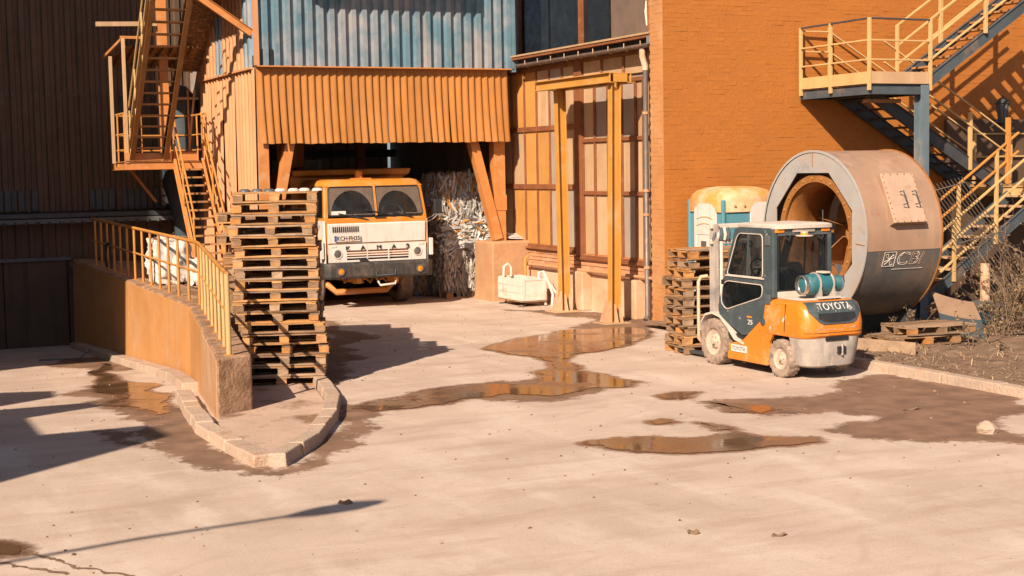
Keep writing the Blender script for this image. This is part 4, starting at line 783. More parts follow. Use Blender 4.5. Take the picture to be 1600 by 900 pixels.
# woven bag of scraps on the dock
def scraps(mb, n, f, size, cols, rr, down=0):
    for i in range(n):
        p, nn = f(); nn = nn.normalized(); a = Vector((rr.gauss(0, 1), rr.gauss(0, 1), rr.gauss(0, 1)-.8)) if not down else (Vector((rr.gauss(0, .3), rr.gauss(0, .3), -1)) if down > 0 else Vector((rr.gauss(0, 1), rr.gauss(0, 1), rr.gauss(0, .25)))); a = (a-nn*a.dot(nn)).normalized(); b = nn.cross(a); l = size*rr.uniform(.3, 1.1); w = size*rr.uniform(.05, .17); col = rr.choice(cols); k = rr.uniform(.75, 1.2); col = tuple(min(.9, c*k) for c in col)
        q = []
        for j in range(4):
            t = j/3; c = p+a*l*(t-.5)+nn*(.01+.045*size*math.sin(t*math.pi)*rr.uniform(.2, 2.2))+b*w*.5*rr.uniform(-.4, .4); q.append((c-b*w*.5*rr.uniform(.4, 1), c+b*w*.5*rr.uniform(.4, 1)))
        vs = [x for y in q for x in y]; mb.add(vs, [(2*j, 2*j+1, 2*j+3, 2*j+2) for j in range(3)], col)
def lumpy(mb, c, s, amp, sc, seed, n=16, flatb=True, power=.35, an=(1, 1, 1)):
    """rounded box with crumpled faces"""
    bm = bmesh.new(); bmesh.ops.create_cube(bm, size=2); bmesh.ops.subdivide_edges(bm, edges=bm.edges, cuts=n, use_grid_fill=True); c = Vector(c); vs = []
    for v in bm.verts:
        p = v.co.copy(); q = p.normalized()*1.25; p = p*(1-power)+q*power*.9
        h = noise.fractal(Vector((p.x*an[0], p.y*an[1], p.z*an[2]))*sc+Vector((seed, seed*2, 0)), .7, 2.2, 5)*amp; nn = p.normalized(); w = Vector((p.x*s[0], p.y*s[1], p.z*s[2]))+nn*h
        vs.append(c+w)
    bm.verts.index_update(); mb.add(vs, [tuple(v.index for v in f.verts) for f in bm.faces]); bm.free()
mb = MB(); lumpy(mb, (5.85, 27.6, 1.32), (.36, .36, .42), .09, 2.2, 3.3); bagt = thing('bulk_bag', 'white woven bulk bag with scraps on top behind the dock railing', 'bag', (5.85, 27.6, .9)); mb.build('bag', MT['bag'], bagt, smooth=60)
mb = MB(); rr = random.Random(3); scraps(mb, 60, lambda: (Vector((5.85+rr.uniform(-.3, .3), 27.6+rr.uniform(-.3, .3), 1.72+rr.uniform(-.05, .06))), Vector((0, -.4, 1))), .2, [(.7, .66, .6), (.5, .24, .04), (.25, .22, .2), (.75, .72, .68)], rr)
mb.build('scraps', MT['scrap'], bagt, kind='stuff', recalc=False)
mb = MB(); lumpy(mb, (6.3, 26.9, 1.14), (.26, .24, .24), .07, 2.4, 8.3, 10); tag(mb.build('sack', MT['bag'], smooth=60), 'small pale sack to the right of the white bulk bag on the dock', 'sack')
# ------------------------------------------------------------------ yellow gantry in front of the workshop wall
gt = thing('gantry_frame', 'yellow steel portal frame of two columns standing before the workshop wall', 'gantry', (13.6, 25.5, 0))
for (x, y) in ((13.7, 26.75), (13.44, 24.2)):
    c = MB(); c.ibeam((x, y, 0), (x+(13.55-x)*.4, y-.03, 4.5), .16, .2, .016, (1, 0, 0)).build('column', MT['beam_ye'], gt, bev=.004)
    for s in (-1, 1):
        MB().prism([(x-.27, y+s*.085, 0), (x-.1, y+s*.085, 0), (x-.1, y+s*.085, .42), (x-.13, y+s*.085, .42)], (0, .016, 0)).build('gusset', MT['render'], gt)
        MB().prism([(x+s*.05, y-.25, 0), (x+s*.05, y-.09, 0), (x+s*.05, y-.09, .36), (x+s*.05, y-.12, .36)], (.014, 0, 0)).build('gusset', MT['render'], gt)
    MB().box(x-.36, x+.2, y-.3, y+.2, 0, .025).build('base_plate', MT['panel_tan'], gt, bev=.005)
MB().box(13.4, 13.68, 24.05, 27.1, 4.655, 4.67).build('top_plate', MT['beam_ye'], gt)
for x in (13.32, 13.76):
    MB().ibeam((x, 24.03, 4.58), (x, 27.12, 4.58), .14, .19, .018).build('side_beam', MT['beam_ye'], gt, bev=.003)
for y in (24.04, 25.2, 26.3, 27.1): MB().box(13.395, 13.685, y-.01, y+.01, 4.5, 4.65).build('cross_plate', MT['beam_ye'], gt)
# ------------------------------------------------------------------ white bin
bn = thing('steel_bin', 'white planked bin with bent tube legs beside the concrete pier', 'bin', (13.3, 28.3, 0))
u0, u1, v0, v1 = 13.32, 13.92, 28.0, 29.2
for k in range(3):
    z = .13+k*.155
    MB().box(u0, u0+.03, v0, v1, z, z+.148).build('plank', MT['white_dusty'], bn, bev=.005); MB().box(u1-.03, u1, v0, v1, z, z+.148).build('plank', MT['white_dusty'], bn, bev=.005)
MB().box(u0+.03, u1-.03, v0, v0+.025, .12, .6).build('end_panel', MT['white_dusty'], bn, bev=.004); MB().box(u0+.03, u1-.03, v1-.025, v1, .12, .6).build('end_panel', MT['white_dusty'], bn, bev=.004)
for a, b in ((u0+.03, u0+.08), (u1-.08, u1-.03)): MB().box(a, b, v0-.012, v0, .13, .6).build('stile', MT['white_dusty'], bn)
for z in (.13, .555): MB().box(u0+.08, u1-.08, v0-.01, v0, z, z+.045).build('cleat', MT['white_dusty'], bn)
MB().box(u0, u1, v0, v1, .1, .13).build('floor', MT['wood_d'], bn)
for v in (v0+.12, v1-.12): MB().tube([(u0-.02, v, .02), (u0+.12, v, .02), (u0+.16, v, .1), (u1-.16, v, .1), (u1-.12, v, .02), (u1, v, .02)], .022, 6).build('skid', MT['pipe_gr'], bn, smooth=50)
for x in (u1-.02,):
    for k in (0, 1): MB().tube([(x+.05+.06*k, v0-.16, .0), (x+.1+.1*k, v0-.12, .25), (x+.04, v0-.03, .52), (x-.06+.02*k, v0+.02, .74), (x-.14, v0+.06, .72), (x-.12+.3*k, v0+.1, .45), (x+.02+.28*k, v0+.06, .02)], .03, 8).build('bent_leg', MT['white_dusty'], bn, smooth=60)
MB().tube([(u0+.12, v1-.05, .58), (u0+.13, v1-.05, .8), (u0+.22, v1-.05, .86), (u0+.3, v1-.05, .78), (u0+.3, v1-.05, .58)], .03, 8).build('lifting_loop', MT['white_dusty'], bn, smooth=60)
# ------------------------------------------------------------------ bales of plastic scrap in the shed mouth
GREY = [(.3, .285, .27), (.38, .365, .345), (.21, .205, .2), (.46, .44, .41), (.33, .32, .305)]
def bale(name, label, c, s, cols, n, size, seed, down=1):
    t = thing(name, label, 'bale', (c[0], c[1], c[2]-s[2])); mb = MB(); lumpy(mb, c, s, .13, 2.6, seed, 40, True, .12, (3.2, 3.2, .8) if down > 0 else (.9, .9, 4)); mb.c = []
    for f_ in mb.f:
        q_ = mb.v[f_[0]]; k_ = noise.noise(Vector((q_.x*5, q_.y*5, q_.z*(1.6 if down > 0 else 8)))+Vector((seed, 0, 0)))*.5+.5; k2 = .8+.4*noise.noise(q_*17); mb.c.append(tuple(min(.85, x*k2) for x in cols[int(k_*len(cols)*1.6) % len(cols)]))
    mb.build('core', MT['scrap'], t, recalc=False, smooth=70)
    rr = random.Random(int(seed*10)); mb = MB()
    def f():
        k = rr.random()
        if k < .5: return Vector((c[0]+s[0]*rr.uniform(-1, 1), c[1]-s[1]*rr.uniform(.95, 1.08), c[2]+s[2]*rr.uniform(-1, .8))), Vector((rr.uniform(-.4, .4), -1, rr.uniform(-.2, .5)))
        if k < .85: return Vector((c[0]-s[0]*rr.uniform(.95, 1.08), c[1]+s[1]*rr.uniform(-1, 1), c[2]+s[2]*rr.uniform(-1, .8))), Vector((-1, rr.uniform(-.4, .4), rr.uniform(-.2, .5)))
        return Vector((c[0]+s[0]*rr.uniform(-.9, .9), c[1]+s[1]*rr.uniform(-.9, .9), c[2]+s[2]*rr.uniform(.88, .98))), Vector((0, -.3, 1))
    scraps(mb, n, f, size, cols, rr, down); mb.build('scraps', MT['scrap'], t, kind='stuff', recalc=False)
    mb = MB()
    return t
BR_ = [(.38, .31, .25), (.46, .38, .31), (.3, .24, .19), (.52, .45, .39), (.24, .2, .16)]
bale('plastic_bale', 'brown grey bale of plastic film on a pallet, at the bottom beside the concrete pier', (13.45, 31.55, .62), (.62, .55, .5), BR_, 500, .42, 1.3)
bale('plastic_bale', 'bale of white and orange plastic sheets in the middle of the pile beside the pier', (13.5, 31.6, 1.5), (.66, .58, .4), GREY+[(.5, .47, .43), (.6, .56, .5), (.45, .2, .03), (.55, .52, .48)], 420, .5, 2.6, -1)
bale('plastic_bale', 'grey bale of clear plastic film on top of the pile beside the pier', (13.45, 31.65, 2.36), (.68, .6, .46), GREY+[(.4, .18, .03)], 420, .42, 3.9)
bale('plastic_bale', 'dark grey column of plastic film between truck and pile of bales', (12.75, 32.5, 1.2), (.5, .5, 1.2), [(.2, .2, .205), (.28, .28, .28), (.15, .15, .155), (.34, .33, .32), (.45, .2, .04)], 600, .42, 5.2)
pallet('low brown pallet under the pile of plastic bales', None, (13.4, 31.3, 0), .02, (4, 3))
rr = random.Random(77)
mb = MB(); scraps(mb, 90, lambda: (Vector((14.05+rr.uniform(-.15, .1), 30.9+rr.uniform(-.2, .2), rr.uniform(1.35, 2.6))), Vector((0, -1, .1))), .26, GREY+[(.5, .3, .05), (.7, .66, .6)], rr)
tag(mb.build('loose_film', MT['scrap'], recalc=False), 'loose strips of plastic film hanging right of the shed post', 'plastic film', kind='stuff')
mb = MB(); [mb.hexa([(14.0+.03*k, 29.95+.12*k, 1.36+.03*k), (14.55, 29.9+.1*k, 1.33+.03*k), (14.62, 30.5, 1.33+.03*k), (13.98, 30.55, 1.4+.03*k)], [(14.0+.03*k, 29.95+.12*k, 1.38+.03*k), (14.55, 29.9+.1*k, 1.35+.03*k), (14.62, 30.5, 1.35+.03*k), (13.98, 30.55, 1.42+.03*k)]) for k in range(4)]
tag(mb.build('folded_sheeting', MT['bag']), 'folded grey sheeting lying on the concrete pier right of the post', 'sheeting')
# ------------------------------------------------------------------ tipper truck
def wheel(parent, c, r, w, ax, tyre, rim, lugs=0, hub=.5, side=-1):
    c = Vector(c); ax = Vector(ax)
    prof = [(r*.58, -w*.42), (r*.8, -w*.5), (r*.94, -w*.48), (r, -w*.36), (r, w*.36), (r*.94, w*.48), (r*.8, w*.5), (r*.58, w*.42)]
    wo = MB().box(0, 0, 0, 0, 0, 0) if 0 else None
    t = MB(); t.lathe(prof, c, ax, 36)
    x, y = perp(ax)
    for g in (-.18, 0, .18) if not lugs else ():
        pass
    for k in range(lugs):
        for s in (-1, 1):
            a = 2*math.pi*(k+(.5 if s > 0 else 0))/lugs; d = x*math.cos(a)+y*math.sin(a); e = -x*math.sin(a)+y*math.cos(a); p = c+d*r*.985
            q0 = p+ax*s*w*.04; q1 = p+ax*s*w*.46-d*r*.02+e*r*.07
            t.beam(q0, q1, r*.11, r*.07, d)
    to = t.build('tyre', tyre, parent, smooth=35)
    m = MB(); s = side
    m.lathe([(r*.6, s*w*.44), (r*.55, s*w*.3), (r*.34, s*w*.22), (r*.3, s*w*.3), (r*.16, s*w*.38), (r*.13, s*w*.52), (0, s*w*.54)], c, ax, 28)
    for k in range(6):
        a = k*math.pi/3; d = x*math.cos(a)+y*math.sin(a); p = c+d*r*.25; m.tube([p+ax*s*w*.25, p+ax*s*w*.4], r*.035, 6)
    m.build('rim', rim, to, smooth=40); return to
tk = thing('tipper_truck', 'orange and white tipper truck parked nose out under the shed', 'truck', (10.71, 29.6, 0), None, True); tk.rotation_euler.z = 0
hw = 1.16
# cab shell: side profile (y, z) with half widths
MB().loft([[(-hw, .16, .98), (hw, .16, .98), (hw, 1.9, .98), (-hw, 1.9, .98)], [(-hw, .06, 1.2), (hw, .06, 1.2), (hw, 1.9, 1.2), (-hw, 1.9, 1.2)], [(-hw, .04, 1.95), (hw, .04, 1.95), (hw, 1.9, 1.95), (-hw, 1.9, 1.95)]]).build('lower_cab', MT['truck_or'], tk, bev=.03)
roof = MB(); rg = []
for z, k, y0 in ((2.62, 0, .18), (2.68, .02, .2), (2.74, .07, .27), (2.765, .16, .38)):
    rg.append([(a*(1.1-k), b, z) for a, b in ((-1, y0+.06), (-.9, y0), (.9, y0), (1, y0+.06), (1, 1.86-k), (.9, 1.9-k), (-.9, 1.9-k), (-1, 1.86-k))])
roof.loft(rg).build('roof', MT['truck_or'], tk, smooth=50)
for s in (-1, 1):
    MB().hexa([(s*hw, .06, 1.94), (s*(hw-.09), .05, 1.94), (s*(hw-.09), .15, 1.94), (s*hw, .17, 1.94)], [(s*1.1, .22, 2.64), (s*1.02, .2, 2.64), (s*1.02, .3, 2.64), (s*1.1, .34, 2.64)]).build('windscreen_pillar', MT['truck_or'], tk, bev=.012)
    MB().hexa([(s*hw, 1.2, 1.94), (s*(hw-.06), 1.2, 1.94), (s*(hw-.06), 1.9, 1.94), (s*hw, 1.9, 1.94)], [(s*1.1, 1.2, 2.64), (s*1.04, 1.2, 2.64), (s*1.04, 1.88, 2.64), (s*1.1, 1.88, 2.64)]).build('rear_pillar', MT['truck_or'], tk, bev=.01)
    MB().hexa([(s*(hw-.03), .2, 1.94), (s*(hw-.05), .2, 1.94), (s*(hw-.05), 1.2, 1.94), (s*(hw-.03), 1.2, 1.94)], [(s*1.07, .32, 2.63), (s*1.05, .32, 2.63), (s*1.05, 1.2, 2.63), (s*1.07, 1.2, 2.63)]).build('side_window', MT['glass_dark'], tk)
    MB().loft([[(s*(hw+.012), .1, z0), (s*(hw+.012), .5, z0), (s*(hw-.01), .5, z0), (s*(hw-.01), .02, z0)] for z0 in (1.0, 1.9)]).build('corner_panel', MT['white'], tk, bev=.01)
def ws_pt(x, z): t = (z-1.97)/.66; return (x*(1-.045*t), .045+.155*t, z)
for s, nm in ((-1, 'l'), (1, 'r')):
    o = rounded([(s*.025, 2.0), (s*1.06, 2.0), (s*1.06, 2.6), (s*.025, 2.6)], .06)
    gl = MB().prism([ws_pt(a, b) for a, b in o], (0, .012, 0)).build('windscreen', MT['glass'], tk)
    wc, wr = ((-.54, .47) if s < 0 else (.5, .45)); arc = [(wc+wr*math.cos(math.pi*k/20), 2.03+wr*1.06*math.sin(math.pi*k/20)) for k in range(21)]
    fp_ = lambda q: [Vector(ws_pt(a, b))+Vector((0, -.005, 0)) for a, b in q]
    holed(fp_(o), [fp_(arc)], (0, .003, 0)).build('dust_film', MT['screen_dust'], gl)
    MB().tube([ws_pt(a, b) for a, b in o], .016, 6, True).build('window_seal', MT['black'], tk, smooth=60)
MB().beam(ws_pt(0, 1.99), ws_pt(0, 2.61), .045, .03).build('centre_pillar', MT['truck_or'], tk)
MB().box(-1.05, 1.05, .04, .2, 2.6, 2.66).build('header', MT['truck_or'], tk) if 0 else None
MB().hexa([(-1.1, .19, 2.6), (1.1, .19, 2.6), (1.1, .25, 2.6), (-1.1, .25, 2.6)], [(-1.1, .195, 2.64), (1.1, .195, 2.64), (1.1, .3, 2.64), (-1.1, .3, 2.64)]).build('header', MT['truck_or'], tk, bev=.006)
MB().box(-1.0, 1.0, 1.78, 1.84, 1.0, 2.6).build('cab_back', MT['cab_dust'], tk); MB().box(-1.05, 1.05, .12, .5, 1.85, 1.98).build('dashboard', MT['black'], tk, bev=.03)
st = MB(); st.tube([(.55+.24*math.cos(a), .52+.12*math.sin(a), 2.03+.2*math.sin(a)*.9) for a in [k*.3927 for k in range(16)]], .018, 6, True); st.tube([(.55, .6, 1.7), (.55, .52, 2.03)], .03, 6); st.tube([(.31, .52, 2.03), (.79, .52, 2.03)], .014, 5); st.build('steering_wheel', MT['dim_sheet'], tk, smooth=60)
for x in (-.55, .55):
    sb = MB(); o = rounded([(x-.46, 1.5), (x+.42, 1.5), (x+.34, 2.5), (x-.3, 2.5)], .45, 8); sb.prism([(a, .8, b) for a, b in o], (0, .2, 0)); sb.build('seat', MT['teal_in'], tk, bev=.03)
MB().box(.25, .62, 1.76, 1.775, 2.05, 2.45).build('rear_window', MT['teal_in'], tk)
fp = MB(); fp.loft([[(-1.1, .0, z) if 0 else (-1.1, y, z), (1.1, y, z), (1.1, y+.06, z), (-1.1, y+.06, z)] for y, z in ((.03, 1.42), (.0, 1.82), (.015, 1.84))]); fp.build('bonnet_flap', MT['white'], tk, bev=.012)
gp = holed([(-1.1, .0, 1.02), (1.1, .0, 1.02), (1.1, .0, 1.4), (-1.1, .0, 1.4)], [[(-.7, 0, 1.06), (.7, 0, 1.06), (.7, 0, 1.265), (-.7, 0, 1.265)]]+[[(s*.9+.105*math.cos(a), 0, 1.2+.105*math.sin(a)) for a in [k*math.pi/10 for k in range(20)]] for s in (-1, 1)], (0, .03, 0))
gr = gp.build('grille_panel', MT['white'], tk)
MB().box(-.72, .72, .1, .12, 1.04, 1.28).build('grille_back', MT['black'], gr)
for k in range(3): MB().box(-.7, .7, -.006, .02, 1.098+.053*k, 1.122+.053*k).build('slat', MT['white'], gr, bev=.003)
for x in (-.24, .24): MB().box(x-.012, x+.012, -.008, .02, 1.06, 1.265).build('grille_bar', MT['white'], gr)
for s in (-1, 1):
    hl = MB(); c = (s*.9, -.004, 1.2); hl.lathe([(.105, .02), (.1, -.012), (.085, -.012), (.082, .0)], c, (0, 1, 0), 24); h = hl.build('headlight', MT['white_dusty'], tk, smooth=40)
    MB().lathe([(.084, 0), (.07, -.012), (.04, -.022), (0, -.026)], c, (0, 1, 0), 24).build('lamp_glass', MT['lens'], h, smooth=60); MB().lathe([(.105, .03), (.105, .05), (0, .05)], c, (0, 1, 0), 20).build('lamp_bowl', MT['black'], h)
    MB().box(s*.98-.06, s*.98+.06, -.012, .0, 1.34, 1.385).build('marker_lamp', MT['white_dusty'], tk, bev=.005)
    MB().box(s*1.235-.045, s*1.235+.045, .02, .16, 1.1, 1.47).build('step_guard', MT['white'], tk, bev=.015)
    MB().box(s*1.21-.03, s*1.21+.03, .2, .34, 1.42, 1.52).build('turn_lamp', MT['amber'], tk, bev=.01)
for k in range(13): MB().box(-1.0+.046*k, -.978+.046*k, -.006, .006, 1.66, 1.775).build('vent_slot', MT['black'], tk)
pl = MB(); pl.box(-.98, -.4, -.03, -.012, 1.46, 1.59); pl = pl.build('number_plate', MT['white_dusty'], tk, bev=.006); MB().box(-.975, -.925, -.033, -.03, 1.465, 1.585).build('country_band', MT['number_blue'], pl)
text('KCH·FH35', .125, 'plate_text', MT['black'], pl, frame_m(Vector((-.665, -.032, 1.522)), (1, 0, 0), (0, 0, 1)), .002, sx=.9, bold=.003)
for ch, x in zip('KAMAЗ', (-.68, -.34, .02, .36, .67)): text(ch, .12, 'badge_letter', MT['black'], tk, frame_m(Vector((x, -.012, 1.315)), (1, 0, 0), (0, 0, 1)), .012, sx=1.25)
bu = MB(); bu.loft([[(-1.22, y+.1, z), (-1.1, y, z), (1.1, y, z), (1.22, y+.1, z), (1.22, .2, z), (-1.22, .2, z)] for y, z in ((-.1, .67), (-.14, .72), (-.14, .96), (-.1, 1.01))]); bu = bu.build('bumper', MT['bumper'], tk, bev=.01)
for s in (-1, 1):
    f = MB().lathe([(.085, .02), (.085, -.02), (.068, -.022), (.066, .0)], (s*.89, -.15, .835), (0, 1, 0), 20).build('fog_light', MT['dim_sheet'], bu, smooth=40); MB().lathe([(.066, -.004), (.04, -.014), (0, -.018)], (s*.89, -.15, .835), (0, 1, 0), 18).build('fog_lens', MT['amber'], f, smooth=50)
MB().tube([(-.1, -.155, .8), (-.1, -.155, .72), (.32, -.155, .73), (.34, -.155, .84)], .012, 5).build('tow_bracket', MT['dim_sheet'], bu)
MB().tube([(-.02, .0, .6), (.02, -.03, .5), (.36, -.03, .52), (.4, 0, .62)], .025, 7).build('tow_handle', MT['white_dusty'], tk, smooth=60)
MB().box(-.9, .9, .18, .4, 1.0, 1.06).build('under_panel', MT['black'], tk); MB().box(-.42, -.26, -.06, .05, 1.01, 1.08).build('latch', MT['black'], tk)
ax = MB(); ax.tube([(-.95, 1.2, .5), (-.8, 1.0, .47), (-.66, .9, .32), (.5, .9, .32), (.68, 1.0, .47), (.95, 1.2, .5)], .07, 8); ax.build('front_axle', MT['beam_or'], tk, smooth=50)
for x in (-.42, .42): MB().box(x-.05, x+.05, .05, 5.6, .55, .8).build('chassis_rail', MT['truck_or'], tk)
for k in range(7): MB().tube([(-.6+.2*k, .5+.1*(k % 3), .56), (-.5+.2*k, .55, .62+.05*(k % 2)), (-.35+.18*k, .5, .53)], .03, 6).build('steering_rod', MT['step_or'] if k % 2 else MT['rust'], tk, smooth=60)
for s in (-1, 1):
    wheel(tk, (s*1.02, 1.45, .5), .5, .3, (1, 0, 0), MT['rubber'], MT['rim_pale'], 0, side=s)
    for g in (-.09, -.03, .03, .09): MB().lathe([(.502, -.012), (.509, -.01), (.509, .01), (.502, .012)], (s*1.02+g, 1.45, .5), (1, 0, 0), 36).build('tread_rib', MT['rubber'], tk)
    wheel(tk, (s*.95, 5.0, .5), .5, .5, (1, 0, 0), MT['rubber'], MT['rim_pale'], 0, side=s)
for x0, x1, z0, in ((-.55, -.18, 2.02), (.05, .42, 2.09), (.6, .84, 2.04)):
    MB().tube([(x0, .04, z0), (x1, .03, z0-.12)], .009, 5).build('wiper_arm', MT['black'], tk); MB().beam((x0-.3, .035, z0+.03), (x1-.05, .02, z0-.1), .012, .02).build('wiper_blade', MT['black'], tk)
MB().box(-.04, .2, .015, .04, 1.94, 1.965).build('wiper_motor', MT['black'], tk)
sk = MB(); sk.prism([ws_pt(a, b) for a, b in ((-1.0, 2.02), (-.68, 2.02), (-.68, 2.1), (-1.0, 2.1))], (0, -.003, 0)); sk.build('sticker', MT['white'], tk)
be = MB().lathe([(.1, 0), (.1, .03), (.085, .035), (.085, .16), (.07, .18), (0, .185)], (-.08, .9, 2.765), (0, 0, 1), 20).build('beacon', MT['amber'], tk, smooth=40); MB().box(-.3, .16, .75, 1.05, 2.755, 2.785).build('beacon_plate', MT['truck_or'], be)
mr = MB().box(1.42, 1.62, .28, .34, 1.98, 2.3).build('mirror', MT['black'], tk, bev=.03)
for z in (1.86, 1.93): MB().tube([(1.16, .3, z-.08), (1.4, .33, z), (1.52, .33, z+.1)], .012, 6).build('mirror_arm', MT['chrome'], mr)
ml = MB().box(-1.5, -1.36, .28, .34, 1.8, 2.2).build('mirror', MT['black'], tk, bev=.03); MB().tube([(-1.16, .3, 1.8), (-1.4, .33, 1.85)], .012, 6).build('mirror_arm', MT['chrome'], ml)
db = MB(); db.loft([[(-1.2, 2.1, 1.15), (1.2, 2.1, 1.15), (1.25, 6.4, 1.15), (-1.25, 6.4, 1.15)], [(-1.3, 2.0, 2.92), (1.4, 2.0, 2.92), (1.4, 6.5, 2.92), (-1.3, 6.5, 2.92)]]); db = db.build('tipper_body', MT['truck_or'], tk, bev=.02)
MB().hexa([(-1.3, 1.75, 2.86), (1.42, 1.75, 2.86), (1.42, 2.02, 2.8), (-1.3, 2.02, 2.8)], [(-1.32, 1.72, 2.96), (1.46, 1.72, 2.98), (1.46, 2.02, 3.0), (-1.32, 2.02, 2.98)]).build('headboard_lip', MT['truck_or'], db, bev=.01)
# ------------------------------------------------------------------ forklift
fk = thing('forklift', 'orange and slate forklift with a teal gas bottle on its tail', 'forklift', (12.356, 16.05, 0), None, True); fk.scale = (.92, 1, 1)
def section(z, w, y0, y1, r, n=6):
    """plan outline, rounded at the tail (y0)"""
    p = [(w, y1), (-w, y1)]; 
    for k in range(n+1): a = math.pi+math.pi/2*k/n; p.append((-w+r+r*math.cos(a), y0+r*.8+r*.8*math.sin(a)))
    for k in range(n+1): a = 1.5*math.pi+math.pi/2*k/n; p.append((w-r+r*math.cos(a), y0+r*.8+r*.8*math.sin(a)))
    return [(a, b+.0*(a/w)**2, z) for a, b in p]
MB().loft([section(.585, .55, .03, .95, .24), section(.62, .56, .0, .95, .25), section(.78, .56, -.005, .95, .25), section(.95, .555, .05, .95, .23), section(1.03, .54, .11, .95, .2), section(1.068, .5, .18, .95, .18), section(1.08, .45, .24, .95, .15)]).build('engine_cover', MT['fork_or'], fk, smooth=35)
MB().loft([section(1.082, .46, .25, .93, .16), section(1.095, .43, .29, .9, .14)]).build('cover_top', MT['dusty_top'], fk, smooth=40)
MB().loft([section(.17, .4, .12, .42, .25), section(.2, .46, .05, .42, .28), section(.4, .5, .01, .4, .3), section(.583, .54, .03, .42, .26)]).build('counterweight', MT['fork_gr'], fk, smooth=35)
# dark inset panel on the tail with the maker's word and an air slot
def tail(x, z, o=0): # surface of the tail at height z
    zs = [.62, .78, .95, 1.03, 1.068]; ys = [.0, -.005, .05, .11, .18]; y = float(np.interp(z, zs, ys)); ax_ = abs(x); w = .555; r = .24
    if ax_ > w-r: k = min(1, (ax_-(w-r))/r); y += r*.8*(1-math.sqrt(max(0, 1-k*k)))
    return Vector((x, y-o, z))
def tailpatch(xs_, zf, nz, o): 
    mb = MB(); n = len(xs_); vs = []
    for j in range(nz+1):
        for x in xs_: z0, z1 = zf(x); vs.append(tail(x, z0+(z1-z0)*j/nz, o))
    m = len(vs); ins = [v+Vector((0, .03, 0)) for v in vs]
    fs = [(j*n+i, j*n+i+1, (j+1)*n+i+1, (j+1)*n+i) for j in range(nz) for i in range(n-1)]; rim = [i for i in range(n)]+[j*n+n-1 for j in range(1, nz+1)]+[nz*n+i for i in range(n-2, -1, -1)]+[j*n for j in range(nz-1, 0, -1)]
    mb.add(vs+ins, fs+[(rim[i], rim[i]+m, rim[(i+1) % len(rim)]+m, rim[(i+1) % len(rim)]) for i in range(len(rim))]); return mb
xs_ = [-.46+.92*i/14 for i in range(15)]
lo = lambda x: .775+.16*max(0, (abs(x)-.3)/.16)
tp = tailpatch(xs_, lambda x: (lo(x), 1.066), 8, .014).build('tail_panel', MT['fork_dk'], fk, smooth=50)
tailpatch([-.33+.66*i/10 for i in range(11)], lambda x: (.8+.05*(abs(x)/.33)**4, .92), 3, .02).build('air_slot', MT['black'], tp, smooth=50)
text('TOYOTA', .125, 'maker_lettering', MT['white'], tp, None, .004, fn=lambda p: tail(p.x*1.08, 1.0+p.y, .022+p.z), space=1.12)
MB().box(-.38, .38, .3, .98, .28, .585).build('wheel_well', MT['black'], fk)
MB().box(-.2, .2, .005, .1, .545, .6).build('tow_recess', MT['black'], fk)
MB().box(.0, .15, -.01, .06, .36, .46).build('tow_notch', MT['black'], fk, bev=.01); MB().tube([(.08, .0, .34), (.08, -.004, .5)], .018, 8).build('tow_pin', MT['fork_gr'], fk); MB().box(-.13, .02, .06, .09, .165, .23).build('tow_notch', MT['black'], fk)
